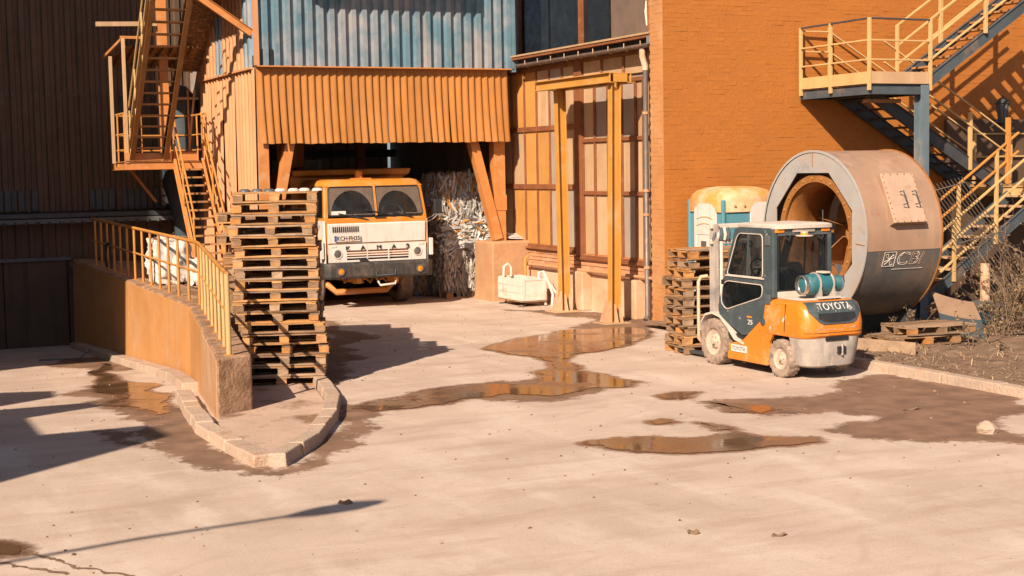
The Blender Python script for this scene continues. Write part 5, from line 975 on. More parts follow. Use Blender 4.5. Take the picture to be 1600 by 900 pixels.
# side panels, cab door frames
for s in (-1, 1):
    o = [(.9, .2), (1.85, .17), (1.9, .34), (1.52, .44), (1.02, .8), (.97, 1.02), (.5, 1.04), (.5, .66), (.78, .6), (.88, .46)]
    MB().prism([(s*.545, a, b) for a, b in o], (-s*.06, 0, 0)).build('side_panel', MT['fork_or'], fk, bev=.012)
    MB().box(s*.5-.06, s*.5+.06, .92, 1.9, .13, .24).build('step', MT['fork_or'], fk, bev=.015)
    out = [(.8, 2.05), (1.62, 2.05), (1.73, 2.0), (2.17, .86), (2.13, .74), (1.55, .5), (1.4, .52), (.98, .84), (.8, 1.1)]
    w1 = rounded([(1.03, 1.96), (1.6, 1.96), (1.67, 1.9), (1.93, 1.35), (1.03, 1.35)], .07); w2 = rounded([(1.03, 1.25), (1.93, 1.26), (2.05, 1.18), (2.08, .93), (1.95, .84), (1.05, 1.08)], .07)
    dr = holed([(s*.54, a, b) for a, b in rounded(out, .06)], [[(s*.54, a, b) for a, b in w1], [(s*.54, a, b) for a, b in w2]], (-s*.05, 0, 0)).build('door', MT['fork_dk'], fk)
    for w in (w1, w2):
        MB().tube([(s*.545, a, b) for a, b in w], .0075, 5, True).build('window_seal', MT['dusty_top'], dr, smooth=60); MB().prism([(s*.52, a, b) for a, b in w], (-s*.006, 0, 0)).build('pane', MT['glass_dark'], dr)
    MB().beam((s*.535, 1.42, 1.36), (s*.535, 1.38, 1.96), .02, .025).build('pane_divider', MT['fork_dk'], dr); MB().beam((s*.55, 1.0, 1.34), (s*.55, 1.95, 1.34), .02, .018).build('sill_strip', MT['dusty_top'], dr)
    for z in (1.88, 1.06): MB().box(s*.55-.012, s*.55+.012, .84, .96, z-.07, z+.07).build('hinge', MT['dim_sheet'], dr, bev=.01)
    MB().box(s*.545-.01, s*.545+.01, 1.98, 2.07, 1.2, 1.27).build('latch', MT['black'], dr, bev=.006)
    if s < 0:
        MB().lathe([(.055, 0), (.055, .015), (.04, .02), (0, .02)], (s*.545, 1.02, .74), (-1, 0, 0), 20).build('filler_cap', MT['fork_dk'], fk)
        text('25', .1, 'capacity_number', MT['white'], dr, frame_m(Vector((s*.545, 1.34, .7)), (0, -1, 0), (0, 0, 1)), .003, sx=1.3); MB().box(s*.544, s*.546, 1.3, 1.42, .765, .79).build('badge', MT['amber'], dr)
        MB().box(s*.56, s*.545, 1.42, 1.8, .25, .35).build('data_plate', MT['white'], fk); text('TOYOTA', .08, 'plate_lettering', MT['dim_sheet'], fk, frame_m(Vector((s*.561, 1.61, .3)), (0, -1, 0), (0, 0, 1)), .002)
    fd = MB(); pts = [(2.63, .5), (2.6, .62), (2.48, .74), (2.3, .78), (2.1, .74), (1.9, .6), (1.72, .45), (1.5, .4)]; fd.loft([[(s*.57, a, b), (s*.3, a, b), (s*.3, a, b-.03), (s*.57, a, b-.03)] for a, b in pts]); fd.build('fender', MT['dusty_top'], fk, smooth=50)
    wheel(fk, (s*.46, 2.27, .34), .34, .24, (1, 0, 0), MT['tyre_pale'], MT['rim_pale'], 22, side=s)
    wheel(fk, (s*.46, .62, .265), .265, .2, (1, 0, 0), MT['tyre_pale'], MT['rim_pale'], 20, side=s)
    MB().box(s*.5-.045, s*.5+.045, .78, .88, 1.08, 2.04).build('rear_pillar', MT['fork_dk'], fk, bev=.02)
    MB().box(s*.42-.09, s*.42+.07, .755, .79, 1.985, 2.05).build('tail_lamp', MT['amber'], fk, bev=.008)
    MB().beam((s*.5, 1.72, 2.02), (s*.48, 2.16, .86), .05, .05).build('front_pillar', MT['fork_dk'], fk, bev=.01)
MB().box(-.5, .5, 2.1, 2.16, .3, .95).build('front_bulkhead', MT['fork_dk'], fk); MB().hexa([(-.46, 1.76, 1.98), (.46, 1.76, 1.98), (.46, 1.77, 1.98), (-.46, 1.77, 1.98)], [(-.45, 2.14, .97), (.45, 2.14, .97), (.45, 2.15, .97), (-.45, 2.15, .97)]).build('front_window', MT['glass_dusty'], fk)
rf = MB(); rf.loft([[(a*(.53-k), b, z) for a, b in ((-1, .76+k), (-.9, .73+k), (.9, .73+k), (1, .76+k), (1, 1.66-k), (.9, 1.72-k), (-.9, 1.72-k), (-1, 1.66-k))] for z, k in ((2.04, 0), (2.085, .0), (2.105, .04), (2.11, .09))]); rf.build('roof', MT['dusty_top'], fk, smooth=45)
MB().box(-.46, .46, .77, .83, 1.94, 2.04).build('rear_header', MT['fork_dk'], fk, bev=.008); MB().box(-.2, .2, .752, .772, 1.99, 2.03).build('header_plate', MT['fork_gr'], fk)
bc = MB(); bc.lathe([(.13, 0), (.13, .012), (.055, .015), (.055, .06), (.045, .065), (0, .066)], (-.05, .68, 1.935), (0, 0, 1), 20); bc.build('beacon_shelf', MT['dusty_top'], fk, smooth=40); MB().lathe([(.06, .015), (.055, .05), (.045, .068), (0, .07)], (-.05, .68, 1.935), (0, 0, 1), 18).build('beacon', MT['amber'], fk, smooth=40)
for x in (-.3, .3): MB().tube([(x-.05, .75, 1.93), (x, .72, 1.88), (x+.05, .75, 1.93)], .018, 6).build('work_lamp_bracket', MT['black'], fk)
MB().box(-.45, .45, .8, .806, 1.17, 1.94).build('rear_window', MT['glass_dark'], fk); MB().beam((.2, .79, 1.17), (.2, .79, 1.94), .018, .02).build('pane_divider', MT['black'], fk); MB().box(-.455, .455, .775, .83, 1.09, 1.17).build('rear_sill', MT['dusty_top'], fk, bev=.008)
for a, b in (((-.445, .79, 1.17), (-.445, .79, 1.94)), ((.445, .79, 1.17), (.445, .79, 1.94)), ((-.45, .79, 1.175), (.45, .79, 1.175))): MB().beam(a, b, .02, .03).build('window_seal', MT['black'], fk)
MB().tube([(.47, .9, 2.1), (.47, .9, 2.28)], .007, 5).build('aerial', MT['dim_sheet'], fk)
o = rounded([(-.25, 1.1), (.25, 1.1), (.22, 1.55), (-.22, 1.55)], .1); se = MB().prism([(a, 1.0+.1*(b-1.1), b) for a, b in o], (0, .12, 0)).build('seat_back', MT['seat'], fk, bev=.03); MB().box(-.25, .25, 1.0, 1.5, .98, 1.12).build('seat', MT['seat'], fk, bev=.04)
sw = MB(); sw.tube([(.16*math.cos(a)-.05, 1.75+.08*math.sin(a), 1.42+.14*math.sin(a)) for a in [k*.3927 for k in range(16)]], .014, 6, True); sw.tube([(-.05, 1.95, 1.1), (-.05, 1.75, 1.42)], .025, 6); sw.tube([(-.21, 1.75, 1.42), (.11, 1.75, 1.42)], .011, 5); sw.build('steering_wheel', MT['black'], fk, smooth=60)
MB().box(-.42, .42, 1.85, 2.05, .95, 1.18).build('dashboard', MT['black'], fk, bev=.03); MB().box(-.5, .5, .95, 2.1, .42, .5).build('floor', MT['black'], fk); MB().box(-.5, .5, .85, .95, .5, 1.1).build('bulkhead', MT['fork_dk'], fk)
MB().tube([(-.35, 1.9, 1.1), (-.33, 1.7, 1.75), (-.28, 1.68, 1.8)], .012, 5).build('lever', MT['dim_sheet'], fk); MB().lathe([(.05, 0), (.055, .03), (.02, .06)], (-.32, 1.66, 1.8), (0, -1, 0), 12).build('mirror', MT['chrome'], fk)
# seams, dents and grime on the tail
for s in (-1, 1): MB().beam((s*.566, .5, .64), (s*.562, .47, 1.03), .006, .008).build('panel_seam', MT['black'], fk)
MB().tube([tail(-.53+1.06*i/24, .655, .002) for i in range(25)], .004, 4).build('panel_seam', MT['black'], fk)
for x, z, l in ((-.4, .71, .12), (-.22, .7, .2), (.02, .69, .09), (.2, .715, .16), (-.31, .74, .06), (.1, .73, .05)): MB().tube([tail(x+l*k/4, z+.008*math.sin(k*2.1+x*9), .001) for k in range(5)], [.002, .006, .004, .007, .002], 4).build('scrape', MT['rim_pale'], fk)
# gas bottle
gb = MB(); gb.lathe([(0, -.32), (.06, -.316), (.115, -.29), (.14, -.24), (.145, -.2), (.145, .13), (.135, .18), (.1, .22), (.05, .24), (0, .24)], (0, .4, 1.28), (1, 0, 0), 28); g = gb.build('gas_bottle', MT['teal'], fk, smooth=40)
MB().lathe([(.125, -.35), (.135, -.34), (.135, -.28), (.125, -.28)], (0, .4, 1.28), (1, 0, 0), 24).build('bottle_collar', MT['chrome'], g, smooth=40); MB().lathe([(.1, .21), (.11, .21), (.11, .34), (.1, .34)], (0, .4, 1.28), (1, 0, 0), 24).build('valve_guard', MT['teal'], g, smooth=40)
MB().lathe([(.102, .338), (.12, .34), (.12, .355), (.1, .355)], (0, .4, 1.28), (1, 0, 0), 24).build('guard_rim', MT['chrome'], g, smooth=40)
MB().lathe([(.147, -.04), (.149, -.03), (.149, .08), (.147, .09)], (0, .4, 1.28), (1, 0, 0), 20, (2.2, 4.4)).build('paper_label', MT['dusty_top'], g, smooth=60)
for x in (-.1, .14):
    MB().tube([(x, .4+.16*math.cos(a), 1.28+.16*math.sin(a)) for a in [k*math.pi/9 for k in range(18)]], .016, 6, True).build('strap', MT['fork_gr'], fk, smooth=60); MB().prism([(x-.012, .22, 1.08), (x-.012, .58, 1.08), (x-.012, .54, 1.25), (x-.012, .24, 1.25)], (.024, 0, 0)).build('cradle', MT['fork_gr'], fk)
MB().box(-.16, .22, .2, .26, 1.098, 1.125).build('cradle_bar', MT['dusty_top'], fk); MB().box(-.02, .1, .28, .46, 1.435, 1.46).build('buckle', MT['dusty_top'], fk, bev=.005)
MB().tube([(.34, .4, 1.32), (.46, .42, 1.38), (.54, .5, 1.28), (.52, .6, 1.2), (.42, .62, 1.15)], .008, 5).build('gas_hose', MT['dim_sheet'], fk, smooth=60)
# mast, carriage and load guard
for x in (-.36, .36):
    MB().ibeam((x, 2.52, .08), (x, 2.52, 2.06), .09, .13, .02, (0, 1, 0)).build('mast_rail', MT['fork_gr'], fk, bev=.004); MB().ibeam((x*.8, 2.58, .1), (x*.8, 2.58, 2.02), .06, .1, .016, (0, 1, 0)).build('inner_mast', MT['chrome'], fk)
    MB().tube([(x*.75, 2.45, .2), (x*.75, 2.45, 1.8)], .03, 8).build('lift_cylinder', MT['white_dusty'], fk, smooth=50)
    MB().beam((x*.7, 2.66, .08), (x*.7, 3.7, .05), .12, .045).build('fork', MT['dark_metal'], fk)
for z in (2.03, 1.8, .3): MB().box(-.42, .42, 2.5, 2.56, z-.04, z+.03).build('mast_crossbar', MT['dusty_top'], fk, bev=.01)
for k in range(5): MB().tube([(-.4+.07*k, 2.48, 1.82), (-.39+.07*k, 2.46, 1.9), (-.36+.06*k, 2.5, 2.0)], .025, 6).build('hydraulic_hose', MT['white_dusty'] if k % 2 else MT['dim_sheet'], fk, smooth=60)
for s in (-1, 1): MB().tube([(s*.42, 2.62, 1.28), (s*.52, 2.66, 1.27), (s*.56, 2.67, 1.2), (s*.56, 2.67, .35), (s*.5, 2.66, .28)], .028, 8).build('load_guard', MT['render'], fk, smooth=60)
MB().box(-.5, .5, 2.64, 2.68, .25, .33).build('carriage', MT['fork_gr'], fk); MB().box(-.5, .5, 2.64, 2.68, .55, .62).build('carriage', MT['fork_gr'], fk)
# ------------------------------------------------------------------ portable toilet
pt = thing('portable_toilet', 'teal and white portable toilet with a dusty domed roof by the brick wall', 'portable toilet', (14.86, 22.35, .1), None, True)
MB().box(-.55, .55, -.55, .55, 0, 2.05).build('body', MT['porta_teal'], pt, bev=.04)
rg = []
for z, k in ((2.0, 1.02), (2.22, 1.02), (2.3, .97), (2.38, .84), (2.43, .6), (2.45, .3)): rg.append([(a*.57*k, b*.57*(k if k > .8 else k), z) for a, b in ((-1, -.85), (-.85, -1), (.85, -1), (1, -.85), (1, .85), (.85, 1), (-.85, 1), (-1, .85))])
ro = MB().loft(rg).build('roof', MT['porta_roof'], pt, smooth=50)
for k in range(4): MB().tube([(-.56+.05*k, -.2+.2*k-.12, 2.28), (-.42, -.2+.2*k-.12, 2.37), (-.15, -.15+.17*k-.1, 2.435)], .018, 6).build('roof_rib', MT['porta_roof'], ro, smooth=60)
d = MB().prism([(-.552, a, b) for a, b in rounded([(-.36, .1), (.36, .1), (.36, 2.05), (.2, 2.16), (-.2, 2.16), (-.36, 2.05)], .06)], (-.03, 0, 0)).build('door', MT['white'], pt, bev=.01)
for k in range(2): MB().tube([(-.585, a, 1.86-.12*k+.06*math.cos(a*5)) for a in [-.26+.052*j for j in range(11)]], .012, 5).build('vent_moulding', MT['porta_roof'], d, smooth=60)
MB().tube([(-.585, -.27, .4), (-.585, -.27, 1.6), (-.585, .27, 1.6), (-.585, .27, .4)], .012, 5).build('panel_moulding', MT['white_dusty'], d); MB().box(-.6, -.582, -.05, .1, 1.38, 1.48).build('door_sign', MT['dim_sheet'], d)
w = MB().prism([(a, -.552, b) for a, b in rounded([(.0, .15), (.5, .15), (.5, 2.1), (.35, 2.18), (.15, 2.18), (0, 2.1)], .08)], (0, -.03, 0)).build('side_panel', MT['white'], pt, bev=.012)
for x in (-.32, -.12): MB().lathe([(.025, 0), (.02, .012), (0, .014)], (x, -.585, 2.1), (0, -1, 0), 10).build('rivet', MT['step_or'], ro)
for x, y in ((-.545, -.545), (.545, -.545), (-.545, .545)): MB().box(x-.035, x+.035, y-.035, y+.035, 0, 2.22).build('corner_post', MT['porta_teal'], pt, bev=.02)
# ------------------------------------------------------------------ fan drum
DC = Vector((14.66, 19.7, 1.76)); DR, DL = 1.37, 1.5
dr = thing('fan_drum', 'huge rusty steel fan drum lying on its side behind the forklift', 'fan drum', (15.4, 19.7, .2))
dr.rotation_euler.z = 0
def cyl(u, a, r=DR): return Vector((DC.x+u, DC.y-r*math.cos(a), DC.z+r*math.sin(a)))
mb = MB(); mb.lathe([(DR, .0), (DR, DL)], DC, (1, 0, 0), 72, (math.pi*.98, math.pi*2.02-math.pi*0), (0, 1, 0))
sh = MB(); N_ = 72
def shell_arc(a0, a1, m, name, r=DR):
    mb = MB(); n = 30; ring = [[cyl(u, a0+(a1-a0)*i/n, rr_) for u, rr_ in ((0, r), (DL, r), (DL, r-.03), (0, r-.03))] for i in range(n+1)]; mb.loft(ring); return mb.build(name, m, dr, smooth=40)
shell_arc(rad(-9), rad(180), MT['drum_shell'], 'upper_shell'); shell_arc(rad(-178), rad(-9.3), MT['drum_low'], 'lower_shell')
for u in (0.0, DL):
    mb = MB(); mb.lathe([(DR-.02, u-.012), (DR+.018, u-.012), (DR+.018, u+.012), (DR-.02, u+.012)], DC, (1, 0, 0), 72); mb.build('rim', MT['drum_face'] if u < .1 else MT['rust'], dr, smooth=40)
circ = lambda r, u, n=64, a0=0: [(DC.x+u, DC.y-r*math.cos(a0+2*math.pi*i/n), DC.z+r*math.sin(a0+2*math.pi*i/n)) for i in range(n)]
octo = [(DC.x, DC.y-1.1*math.cos(math.pi/8+math.pi/4*i)*(1 if 1 else 1), DC.z+1.1*math.sin(math.pi/8+math.pi/4*i)) for i in range(8)]
fc = holed(circ(DR-.01, 0), [octo], (.02, 0, 0)).build('face_plate', MT['drum_face'], dr)
for a in (rad(200), rad(90), rad(-5)): MB().beam(DC+Vector((-.004, -1.12*math.cos(a), 1.12*math.sin(a))), DC+Vector((-.004, -1.36*math.cos(a), 1.36*math.sin(a))), .006, .012, (0, 1, 0)).build('seam', MT['rust'], fc)
fl_ = holed(circ(.985, .05), [circ(.87, .05)], (.03, 0, 0)).build('flange', MT['rust'], dr)
for i in range(24):
    a = 2*math.pi*(i+.3)/24; p = Vector((DC.x+.05, DC.y-.93*math.cos(a), DC.z+.93*math.sin(a))); MB().lathe([(.022, 0), (.022, -.015), (0, -.016)], p, (1, 0, 0), 6).build('bolt', MT['step_or'], fl_)
MB().lathe([(.9, .08), (.84, .16), (.8, .3), (.84, .5), (.95, .8), (1.05, 1.1)], DC, (1, 0, 0), 64).build('inlet_cone', MT['rust'], dr, smooth=60)
MB().lathe([(1.1, 1.3), (0, 1.31)], DC, (1, 0, 0), 40).build('back_plate', MT['step_or'], dr)
hb = MB().lathe([(0, .75), (.12, .76), (.16, .85), (.3, 1.0), (.4, 1.28)], DC, (1, 0, 0), 28).build('hub', MT['step_or'], dr, smooth=50)
for k in range(8):
    a = k*math.pi/4+.2; e = lambda r, u, t: Vector((DC.x+u, DC.y-r*math.cos(a+t), DC.z+r*math.sin(a+t)))
    MB().hexa([e(.25, .8, 0), e(.25, 1.25, .1), e(.25, 1.25, .16), e(.25, .8, .06)], [e(.98, .75, .3), e(.98, 1.22, .42), e(.98, 1.22, .44), e(.98, .75, .32)]).build('blade', MT['rust'] if k % 2 else MT['step_or'], dr)
for a in (-.5,): MB().beam(DC+Vector((.12, -.86*math.cos(a), .86*math.sin(a))), DC+Vector((.75, 0, 0)), .03, .04).build('strut', MT['rust'], dr)
# hatch on the shell
A0, A1 = rad(7), rad(43)
H0, H1 = .46, 1.1
hp = [cyl(H0, A1), cyl(H1, A1), cyl(H1, A0), cyl(H0, A0)]; nn = (Vector((0, -math.cos((A0+A1)/2), math.sin((A0+A1)/2)))); 
MB().prism([p-nn*.02 for p in [cyl(.6, rad(47)), cyl(1.5, rad(47)), cyl(1.5, rad(0)), cyl(.6, rad(0))]], nn*.025).build('hatch_frame', MT['drum_shell'], dr) if 0 else None
MB().prism([cyl(H0, A1, DR-.02), cyl(H1, A1, DR-.02), cyl(H1, A0, DR-.02), cyl(H0, A0, DR-.02)], nn*.13).build('hatch_box', MT['drum_shell'], dr)
ht = MB().prism([p+nn*.11 for p in hp], nn*.035).build('hatch', MT['panel_tan'] if 0 else mat('hatch_plate', (.4, .27, .19), .65, var=.12, bump=.1, patch=[((.3, .15, .08), .6, .75, 4)], streak=((.47, .32, .23), 7, .5, .8)), dr, bev=.008)
for k in range(9):
    for edge in range(4):
        t = (k+.5)/9
        if edge in (0, 2) and k % 2: continue
        p = hp[edge]+(hp[(edge+1) % 4]-hp[edge])*t; q = p+(((hp[0]+hp[2])/2)-p)*.045+nn*.146; MB().lathe([(.012, 0), (.012, .01), (0, .012)], q, nn, 6).build('bolt', MT['step_or'], ht)
for u in (.68, .92):
    p = cyl(u, rad(28))+nn*.135; q = cyl(u, rad(19))+nn*.135; x_ = Vector((.035, 0, 0)); MB().tube([p, p+nn*.05+x_, q+nn*.05+x_*1.5, q], .012, 6).build('hatch_handle', MT['dark_metal'], ht)
# lettering wrapped on the shell: CBI with a fan emblem
def wrap(p): return cyl(.87+p.x*1.1, rad(-15)+p.y*1.1/DR, DR+.008)
text('CBI', .26, 'maker_lettering', MT['white_dusty'], dr, None, outline=.006, fn=wrap, sx=1.2, shear=.25, space=1.05)
em = MB(); e0 = Vector((-.36, -.0, 0)); rot = lambda r, a: e0+Vector((r*math.cos(a), r*math.sin(a), 0)); sq = [(-.47, -.1), (-.26, -.1), (-.24, .11), (-.45, .11)]
em.tube([wrap(Vector((a, b, 0))) for a, b in sq], .005, 4, True)
for k in range(4):
    a = k*math.pi/2+.3; em.tube([wrap(q) for q in (e0, rot(.09, a), rot(.1, a+.5), rot(.05, a+.6), e0)], .005, 4)
em.build('fan_emblem', MT['white_dusty'], dr); em = MB(); em.tube([wrap(Vector((-.28+.07*k, -.15, 0))) for k in range(9)], .004, 4); em.build('underline', MT['white_dusty'], dr)
for pts in ([(.9, 19.0, 0), (1.6, 19.0, 0)],):
    for u in (.25, 1.4): MB().prism([(DC.x+u, 18.8, .0), (DC.x+u, 20.6, .0), (DC.x+u, 20.3, .75), (DC.x+u, 19.1, .75)], (.08, 0, 0)).build('cradle', MT['dark_metal'], dr)
MB().prism([(DC.x+1.54, 19.0, .1), (DC.x+1.54, 20.9, .1), (DC.x+1.54, 20.2, 1.4)], (.12, 0, 0)).build('support_plate', MT['dark_metal'], dr)
# ------------------------------------------------------------------ right steel staircase
rs = thing('steel_stair_tower', 'steel stair tower with yellow rails zigzagging up the brick wall', 'staircase', (19, 22, .1))
MB().box(16.86, 18.3, 21.03, 23.05, 4.3, 4.33).build('landing_grating', MT['grate'], rs)
for a, b in (((16.86, 21.04, 4.22), (18.25, 21.04, 4.22)), ((16.86, 23.03, 4.22), (18.25, 23.03, 4.22)), ((16.9, 21.08, 4.22), (16.9, 23.0, 4.22)), ((18.22, 21.08, 4.22), (18.22, 23, 4.22)), ((17.5, 21.08, 4.22), (17.5, 23, 4.22))): MB().ibeam(a, b, .07, .18, .012).build('landing_beam', MT['stair_slate'], rs, bev=.003)
for k in range(16): MB().box(16.9, 18.25, 21.1+.12*k, 21.12+.12*k, 4.27, 4.3).build('grating_bar', MT['grate'], rs)
MB().box(16.84, 16.855, 21.0, 23.05, 4.32, 4.53).build('toe_board', MT['rail_ye'], rs); MB().box(16.84, 18.26, 20.985, 21.0, 4.32, 4.53).build('toe_board', MT['panel_tan'], rs)
ry = MT['rail_ye']
for h, nm in ((5.46, 'handrail'), (5.08, 'middle_rail'), (4.74, 'middle_rail')):
    MB().beam((16.85, 23.0, h), (16.85, 21.0, h), .05, .03).build(nm, MT['dark_metal'] if h > 5.4 else ry, rs, bev=.005); MB().beam((16.85, 21.0, h), (18.2, 21.0, h), .05, .03).build(nm, MT['dark_metal'] if h > 5.4 else ry, rs, bev=.005)
    MB().beam((18.2, 21.0, h), (20.8, 21.0, h+1.66), .05, .03).build(nm, ry, rs, bev=.005); MB().beam((18.3, 22.0, h), (20.8, 22.0, h+1.6), .05, .03).build(nm, ry, rs, bev=.005)
    if h > 4.8:
        MB().beam((16.85, 23.0, h-.05), (17.5, 22.98, h-.05), .04, .03).build(nm, ry, rs, bev=.005); MB().beam((17.5, 22.98, h-.05), (20.9, 22.98, h-1.95), .04, .03).build(nm, ry, rs, bev=.005)
        MB().beam((18.0, 22.0, h-.3), (20.95, 22.0, h-1.98), .04, .03).build(nm, ry, rs, bev=.005)
for (x, y) in ((16.85, 23.0), (16.85, 22.1), (16.85, 21.0), (18.22, 21.0), (18.3, 22.0), (17.5, 22.98)): MB().box(x-.028, x+.028, y-.028, y+.028, 4.2, 5.47).build('post', ry, rs, bev=.005)
for k in (.5, .95): 
    u = 18.25+2.5*k; MB().box(u-.03, u+.03, 20.96, 21.02, 4.45+1.6*k, 5.46+1.6*k).build('post', ry, rs, bev=.005); MB().box(u-.2, u-.13, 21.97, 22.03, 4.4+1.5*k, 5.35+1.6*k).build('post', ry, rs, bev=.005)
flight(rs, (18.15, 21.5, 4.32), (21.2, 21.5, 6.24), (0, 1, 0), .92, 11, MT['stair_slate'], MT['step_or'], .2, .014, .26)
flight(rs, (20.95, 22.5, 2.36), (17.6, 22.5, 4.28), (0, 1, 0), .92, 11, MT['dark_metal'], MT['dark_metal'], .24, .014, .24)
flight(rs, (17.85, 21.5, .18), (21.3, 21.5, 2.42), (0, 1, 0), .92, 12, MT['stair_slate'], MT['panel_tan'], .2, .014, .26)
for y in (21.0, 22.0):
    for h, nm in ((1.02, 'handrail'), (.66, 'middle_rail'), (.3, 'middle_rail')):
        if y > 21.5 and h < .5: continue
        MB().beam((17.85, y, .2+h), (21.3, y, 2.44+h), .05, .035).build(nm, ry if y < 21.5 else MT['rail_or'], rs, bev=.005)
    for u in (18.8, 19.8, 20.75): z = .2+(u-17.85)*.649; MB().box(u-.03, u+.03, y-.03, y+.03, z-.1, z+1.02).build('post', ry, rs, bev=.005)
for y in (22.03,):
    for u, z in ((18.85, 3.6), (20.1, 2.85)): MB().box(u-.035, u+.035, y-.03, y+.03, z-.1, z+1.0).build('post', ry, rs, bev=.005)
MB().box(20.95, 24.5, 21.0, 23.05, 2.42, 2.46).build('landing_grating', MT['grate'], rs); MB().ibeam((20.95, 21.03, 2.32), (24.5, 21.03, 2.32), .08, .2, .014).build('landing_beam', MT['steel_blue'], rs); MB().ibeam((20.97, 21.1, 2.32), (20.97, 23, 2.32), .08, .2, .014).build('landing_beam', MT['rail_ye'], rs)
for h in (3.46, 3.0): MB().beam((21.0, 22.95, h), (24.5, 22.95, h), .04, .03).build('handrail', ry, rs)
for u in (21.05, 22.0): MB().box(u-.03, u+.03, 22.92, 22.98, 2.4, 3.48).build('post', ry, rs)
MB().ibeam((18.08, 21.06, .05), (18.08, 21.06, 4.3), .19, .19, .016, (0, 1, 0)).build('column', MT['steel_blue'], rs, bev=.004); MB().ibeam((21.2, 21.06, .05), (21.2, 21.06, 2.4), .16, .16, .016, (0, 1, 0)).build('column', MT['dark_metal'], rs)
MB().box(20.99, 21.07, 21.96, 22.04, 2.46, 3.75).build('post', MT['rail_or'], rs, bev=.006)
lamp = MB().tube([(17.25, 21.5, 4.08), (17.6, 21.9, 4.1)], .05, 8); MB().box(17.1, 17.9, 21.4, 21.5, 4.0, 4.07).build('light_fitting', MT['step_or'], rs, bev=.01)
# lantern on the wall bracket
ln = thing('wall_lantern', 'small black lantern standing on a bracket before the brick wall at the right', 'lantern', (21.55, 22.7, 3.6))
MB().lathe([(.02, .1), (.2, .1), (.22, .08), (.2, .06), (.04, .06)], (21.55, 22.7, 3.6), (0, 0, 1), 6).build('base', MT['dark_metal'], ln); MB().lathe([(.08, .1), (.13, .45), (.13, .46)], (21.55, 22.7, 3.6), (0, 0, 1), 6).build('glass', MT['dim_sheet'], ln)
MB().lathe([(.17, .46), (.1, .54), (.03, .58), (0, .64)], (21.55, 22.7, 3.6), (0, 0, 1), 6).build('cap', MT['dark_metal'], ln); MB().beam((21.55, 22.7, 3.63), (21.55, 23.1, 3.63), .05, .05).build('bracket', MT['dark_metal'], ln)
for k in range(6): a = k*math.pi/3; MB().tube([(21.55+.08*math.cos(a), 22.7+.08*math.sin(a), 3.7), (21.55+.13*math.cos(a), 22.7+.13*math.sin(a), 4.06)], .012, 4).build('bar', MT['dark_metal'], ln)
# door in the shade below the right landing
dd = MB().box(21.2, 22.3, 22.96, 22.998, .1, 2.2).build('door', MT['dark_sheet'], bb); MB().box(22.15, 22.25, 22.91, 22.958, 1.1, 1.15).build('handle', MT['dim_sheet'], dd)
# ------------------------------------------------------------------ odds and ends on the soil bed
cs = thing('curved_sheet', 'curved steel sheet, dusty above and teal below, leaning behind the ground pallets', 'metal sheet', (16.55, 18.3, .1))
def csp(s, t, o=0): return Vector((16.42+.3*s-.06*t, 18.6-.65*s+.2*t*t-o, .1+t*(.72-.15*s)-.1*s*(1-s)))
for (t0, t1, m) in ((0, .52, MT['hopper']), (.52, 1.0, MT['sheet_top'])):
    for k in range(5):
        mb = MB(); n = 4; rg = []
        for i in range(n+1): s = k/5+.2*i/n; rg.append([csp(s, t0), csp(s, t1), csp(s, t1)+Vector((-.012, -.012, 0)), csp(s, t0)+Vector((-.012, -.012, 0))])
        mb.loft(rg).build('sheet_strip', m, cs, smooth=40)
mb = MB(); mb.lathe([(.085, 0), (.085, .38), (.095, .39), (.095, .42), (.085, .43), (.085, 1.05), (.06, 1.06)], (18.15, 19.5, .1), (0, 0, 1), 16); ps_ = thing('vent_pipe', 'short pale vertical pipe on a square cap between drum and shrubs', 'pipe', (18.15, 19.5, .1)); mb.build('pipe', MT['render'], ps_, smooth=40)
MB().loft([[(18.15+a*w, 19.5+b*w, z) for a, b in ((-1, -1), (1, -1), (1, 1), (-1, 1))] for w, z in ((.34, .4), (.36, .43), (.1, .52))]).build('cap', MT['dim_sheet'], ps_); MB().box(17.85, 18.45, 19.2, 19.8, 0, .4).build('base', MT['teal_in'], ps_)
lm = thing('lattice_panel', 'leaning panel of thin grey rods before the lower stair flight', 'panel', (18, 20.4, .1))
for k in range(13): o = Vector((.085*k, -.02*k, .02*k)); MB().tube([Vector((17.75, 20.75, 2.45))+o*.8, Vector((19.25, 20.3, .45))+o*.75], .009, 4).build('rod', MT['rod'], lm)
for t in (.05, .5, .95): a = Vector((17.75, 20.75, 2.45))*(1-t)+Vector((19.25, 20.3, .45))*t; MB().tube([a, a+Vector((.085, -.02, .02))*9.6], .014, 4).build('cross_rod', MT['rod'], lm)
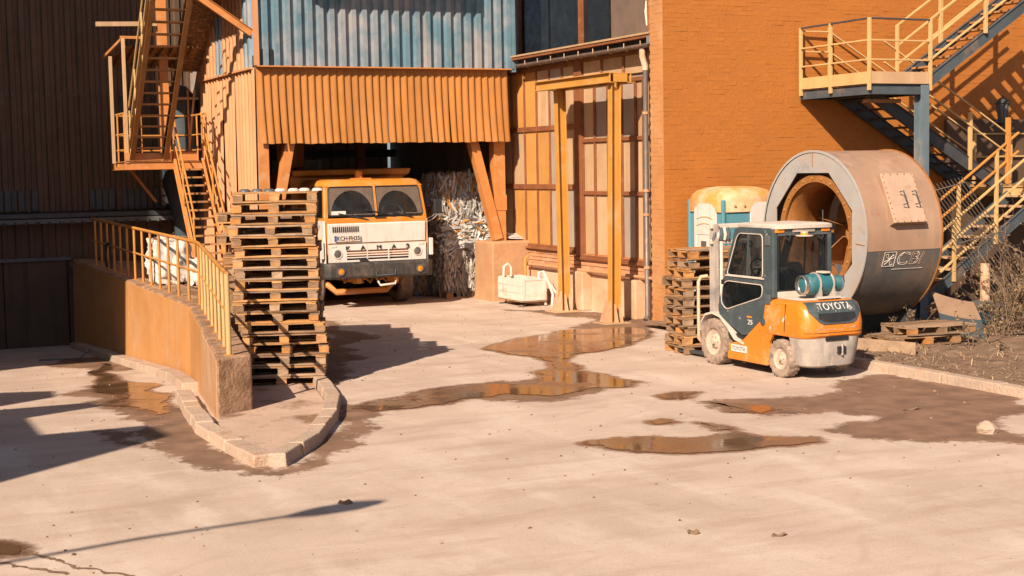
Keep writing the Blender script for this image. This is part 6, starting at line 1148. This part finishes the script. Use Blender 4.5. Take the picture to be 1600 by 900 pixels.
def shrub(loc, h, n, lab, seed, spread=.5):
    r = random.Random(seed); t = thing('dry_shrub', lab, 'shrub', loc, 'leafless shrubs beside the right stair'); st = MB(); lv = MB(); base = Vector(loc)
    def grow(p, d, l, rad_, lvl):
        pts = [p]; k = 5
        for i in range(k): d = (d+Vector((r.gauss(0, .16), r.gauss(0, .16), r.gauss(-.02, .1)))).normalized(); pts.append(pts[-1]+d*l/k)
        st.tube(pts, [rad_*(1-.75*i/k) for i in range(k+1)], 4)
        if lvl:
            for i in range(r.randint(3, 5)): q = r.choice(pts[1:]); grow(q, (d+Vector((r.gauss(0, .7), r.gauss(0, .7), r.gauss(.1, .4)))).normalized(), l*r.uniform(.3, .6), rad_*.55, lvl-1)
        else:
            for i in range(r.randint(2, 5)):
                q = r.choice(pts); a = Vector((r.gauss(0, 1), r.gauss(0, 1), r.gauss(-.3, 1))).normalized()*r.uniform(.03, .07); b = Vector((r.gauss(0, 1), r.gauss(0, 1), r.gauss(0, 1))).normalized()*.02
                lv.add([q, q+a*.5+b, q+a, q+a*.5-b], [(0, 1, 2, 3)], r.choice([(.17, .105, .055), (.23, .15, .085), (.11, .07, .04), (.15, .12, .06)]))
    for i in range(n): grow(base+Vector((r.gauss(0, spread*.35), r.gauss(0, spread*.35), 0)), Vector((r.gauss(0, .28), r.gauss(0, .28), 1)).normalized(), h*r.uniform(.55, 1.1), .009, 2)
    st.build('stems', MT['twig'], t, recalc=False); lv.build('leaves', MT['leaf'], t, recalc=False, kind='stuff')
shrub((17.1, 17.9, .1), .75, 11, 'tangled dry shrub just right of the curved sheet', 1)
shrub((17.6, 18.3, .1), 1.35, 16, 'tall dry shrub at the right edge by the stair foot', 2)
shrub((18.1, 18.0, .1), 1.1, 14, 'dense brown shrub cut by the right edge of the picture', 4)
shrub((18.7, 19.3, .1), 1.5, 10, 'thin leafless shrub farther back under the stair flight', 5, .8)
shrub((15.9, 18.95, .1), .5, 6, 'sparse dead weed standing behind the ground pallets', 6, .9)
shrub((15.9, 17.25, .1), .4, 6, 'small dead weed growing under the right end of the ground pallets', 8, .6)
mb = MB(); mb.tube([(16.9, 17.6, .1), (16.85, 17.7, .9), (16.6, 18.0, 1.5), (16.9, 18.2, 1.75), (17.5, 18.0, 1.45), (17.6, 17.9, .6)], .008, 5); tag(mb.build('bent_cane', MT['twig'], smooth=60), 'thin pale cane arching over the dry shrubs', 'cane')
